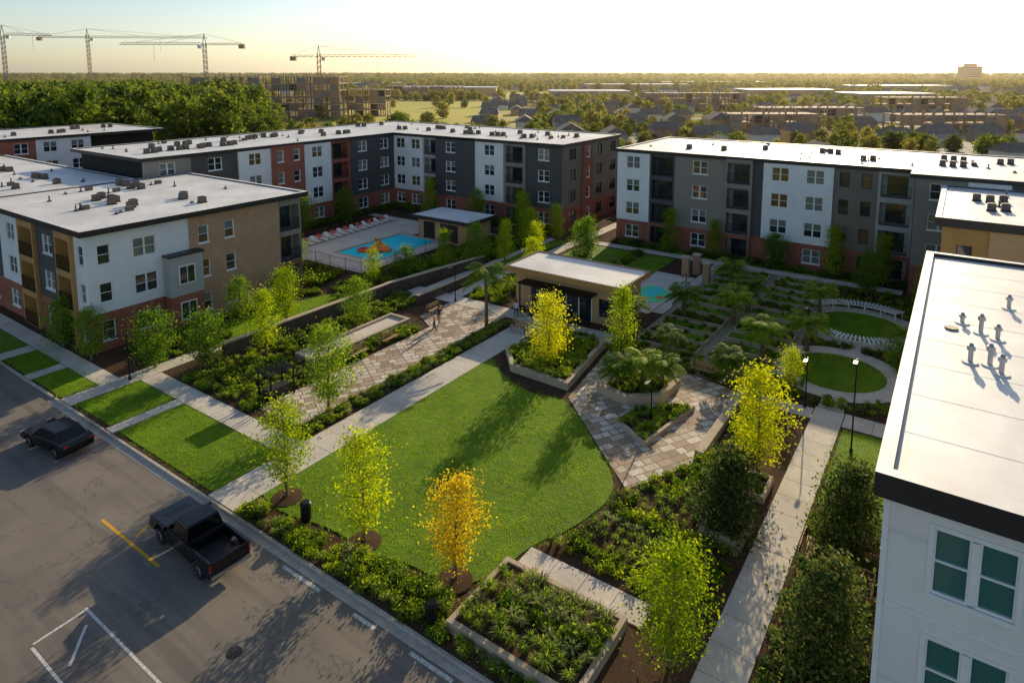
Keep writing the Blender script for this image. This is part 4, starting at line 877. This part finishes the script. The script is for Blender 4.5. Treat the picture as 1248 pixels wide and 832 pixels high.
for F,r,w in ((640,-60,90),(800,150,120),(720,420,100),(560,230,70),(460,260,50),(520,60,60),(900,-200,120),(1000,300,160)):
    e=empty('warehouse',(*W(F,r),0),AL); mb=MB(); mb.box(-18,-w/2,0,18,w/2,8,'tan'); mb.box(-18.5,-w/2-.5,8,18.5,w/2+.5,8.8,'roofw'); mb.obj('shell',e)
def crane(F,Rr,h,jf,jb,ang,k):
    e=empty('tower_crane',(*W(F,Rr),0),AL-math.pi/2+ang); mb=MB(); s=.8; w=.22
    for z in range(0,int(h),3):
        for a in (-s,s):
            for b in (-s,s): mb.beam((a,b,z),(a,b,z+3),w,k)
        mb.beam((-s,-s,z),(s,-s,z+3),w*.7,k);mb.beam((-s,s,z),(s,s,z+3),w*.7,k);mb.beam((-s,-s,z),(-s,s,z+3),w*.7,k);mb.beam((s,-s,z),(s,s,z+3),w*.7,k)
    mb.obj('mast',e); mb=MB(); zt=h; ap=h+6
    def truss(x0,x1,hh):
        n=max(2,int(abs(x1-x0)/3))
        for i in range(n):
            a=x0+(x1-x0)*i/n;b=x0+(x1-x0)*(i+1)/n;m=(a+b)/2
            for y in (-.7,.7): mb.beam((a,y,zt),(b,y,zt),w*.8,k); mb.beam((a,y,zt),(m,0,zt+hh),w*.5,k); mb.beam((m,0,zt+hh),(b,y,zt),w*.5,k)
            if i<n-1: mb.beam((m,0,zt+hh),(m+(b-a),0,zt+hh),w*.8,k)
    truss(1,jf,1.3); truss(-1,-jb,1.0); mb.beam((-1,0,zt),(0,0,ap),.3,k);mb.beam((1,0,zt),(0,0,ap),.3,k)
    for x in (jf*.45,jf*.85,-jb*.9): mb.beam((0,0,ap),(x,0,zt+1.2),.12,k)
    mb.box(-jb,-1.2,zt-2,-jb+3,1.2,zt+.3,'conframe'); mb.box(1.2,.9,zt-2,3,2.3,zt,'trim'); mb.beam((jf*.6,0,zt),(jf*.6,0,zt-9),.1,'black'); mb.obj('jib',e)
def atpx(F,px): return (px-624)/798*F
crane(400,atpx(400,12),45,26,13,.25,'craned');crane(450,atpx(450,114),46,78,32,.1,'craney');crane(370,atpx(370,254),38,46,22,math.pi+.05,'craned');crane(355,atpx(355,391),31,52,15,.05,'craney')
D={'f1':[],'f2':[],'f3':[],'f4':[],'f5':[]}
def vn(x,y): return math.sin(x*.011+1.3)*math.cos(y*.013)+.6*math.sin(x*.029+y*.021)+.4*math.sin(x*.06-y*.05)
frs=[W(F,r) for F,r,_,_,_ in FR]
def okp(x,y,F,r,rad=9):
    if -70<x<106 and -70<y<146: return False
    if 260<F<530 and -125<r<15: return R(0,1)<.02
    if 555<F<770 and -90<r<140: return R(0,1)<.06
    for a,b in frs:
        if math.hypot(x-a,y-b)<24: return False
    if -30<r and F<620 and R(0,1)<.45: return False
    if F<270 and -100<r<30 and R(0,1)<.5: return False
    return True
def scat(n,F0,F1,s0,s1):
    for _ in range(n):
        F=math.sqrt(R(F0*F0,F1*F1)); az=R(-.95,.95); F_=F*math.cos(az); r=F*math.sin(az); x,y=W(F_,r)
        if not okp(x,y,F_,r): continue
        if r/F_<-.38+R(-.04,.03) and 105<F_<330:
            if vn(x,y)<-.9: continue
            D[random.choice(['f1','f2'])].append((x,y,-.05,R(.6,1.1)))
        else:
            if vn(x,y)<R(-.9,.5): continue
            if F_<960 and r>-340 and any(abs(x-a)<7 and abs(y-b)<7 for a,b in hs): continue
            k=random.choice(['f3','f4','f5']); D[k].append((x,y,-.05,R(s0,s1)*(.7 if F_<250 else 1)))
scat(4200,118,330,.35,.65);scat(5200,330,700,.4,.75);scat(8500,700,1800,.6,1.0);scat(9000,1800,4200,1.0,1.7)
e=empty('distant_trees')
for k,p in D.items(): instancer('instances_'+k,p,k,e,'tree_'+k)
for i in range(26):
    x=R(104,116); y=R(-40,110); tree(random.choice(['f3','f4']),x,y,'background_tree',R(.35,.6),-.05)
# atmospheric haze over the far landscape (a real thin scattering layer)
hm=bpy.data.materials.new('haze_volume'); hm.use_nodes=True; N=hm.node_tree.nodes; L=hm.node_tree.links; N.clear()
vs=N.new('ShaderNodeVolumeScatter'); vs.inputs['Density'].default_value=.0001; vs.inputs['Anisotropy'].default_value=.6; vs.inputs['Color'].default_value=(1,.87,.68,1); oo=N.new('ShaderNodeOutputMaterial'); L.new(vs.outputs[0],oo.inputs['Volume'])
M['haze']=hm; mb=MB(); p=[W(125,-400),W(125,400),W(5500,5200),W(5500,-5200)]; mb.hexa([(*q,.3) for q in p]+[(*q,60) for q in p],'haze'); mb.obj('atmospheric_haze')
# ------------------------------------------------------------------ light, sky, camera
EL=math.radians(19); SA=math.radians(9.5)
S=Vector((math.cos(EL)*math.cos(SA),math.cos(EL)*math.sin(SA),math.sin(EL)))
l=bpy.data.lights.new('sun','SUN'); l.energy=5; l.angle=math.radians(.5); l.color=(1,.82,.54)
o=bpy.data.objects.new('sun',l); COL.objects.link(o); o.rotation_euler=S.to_track_quat('Z','Y').to_euler(); o.location=(0,0,80)
w=bpy.data.worlds.new('World'); SC.world=w; w.use_nodes=True; N=w.node_tree.nodes; L=w.node_tree.links; bg=N['Background']
sk=N.new('ShaderNodeTexSky'); sk.sky_type='NISHITA'; sk.sun_disc=False; sk.sun_elevation=EL; sk.sun_rotation=math.pi/2-SA; sk.air_density=.9; sk.dust_density=.9; sk.ozone_density=1.2; sk.altitude=20
L.new(sk.outputs[0],bg.inputs['Color']); bg.inputs['Strength'].default_value=.14
c=bpy.data.cameras.new('camera'); co=bpy.data.objects.new('camera',c); COL.objects.link(co); SC.camera=co
c.sensor_width=36; c.lens=36*798/1248; c.shift_y=-227/1248; c.clip_end=20000; c.clip_start=.5
co.location=(0,0,23); co.rotation_euler=(math.pi/2-math.atan(101/798),0,AL-math.pi/2)
SC.view_settings.view_transform='Standard'; SC.view_settings.look='None'; SC.view_settings.exposure=0
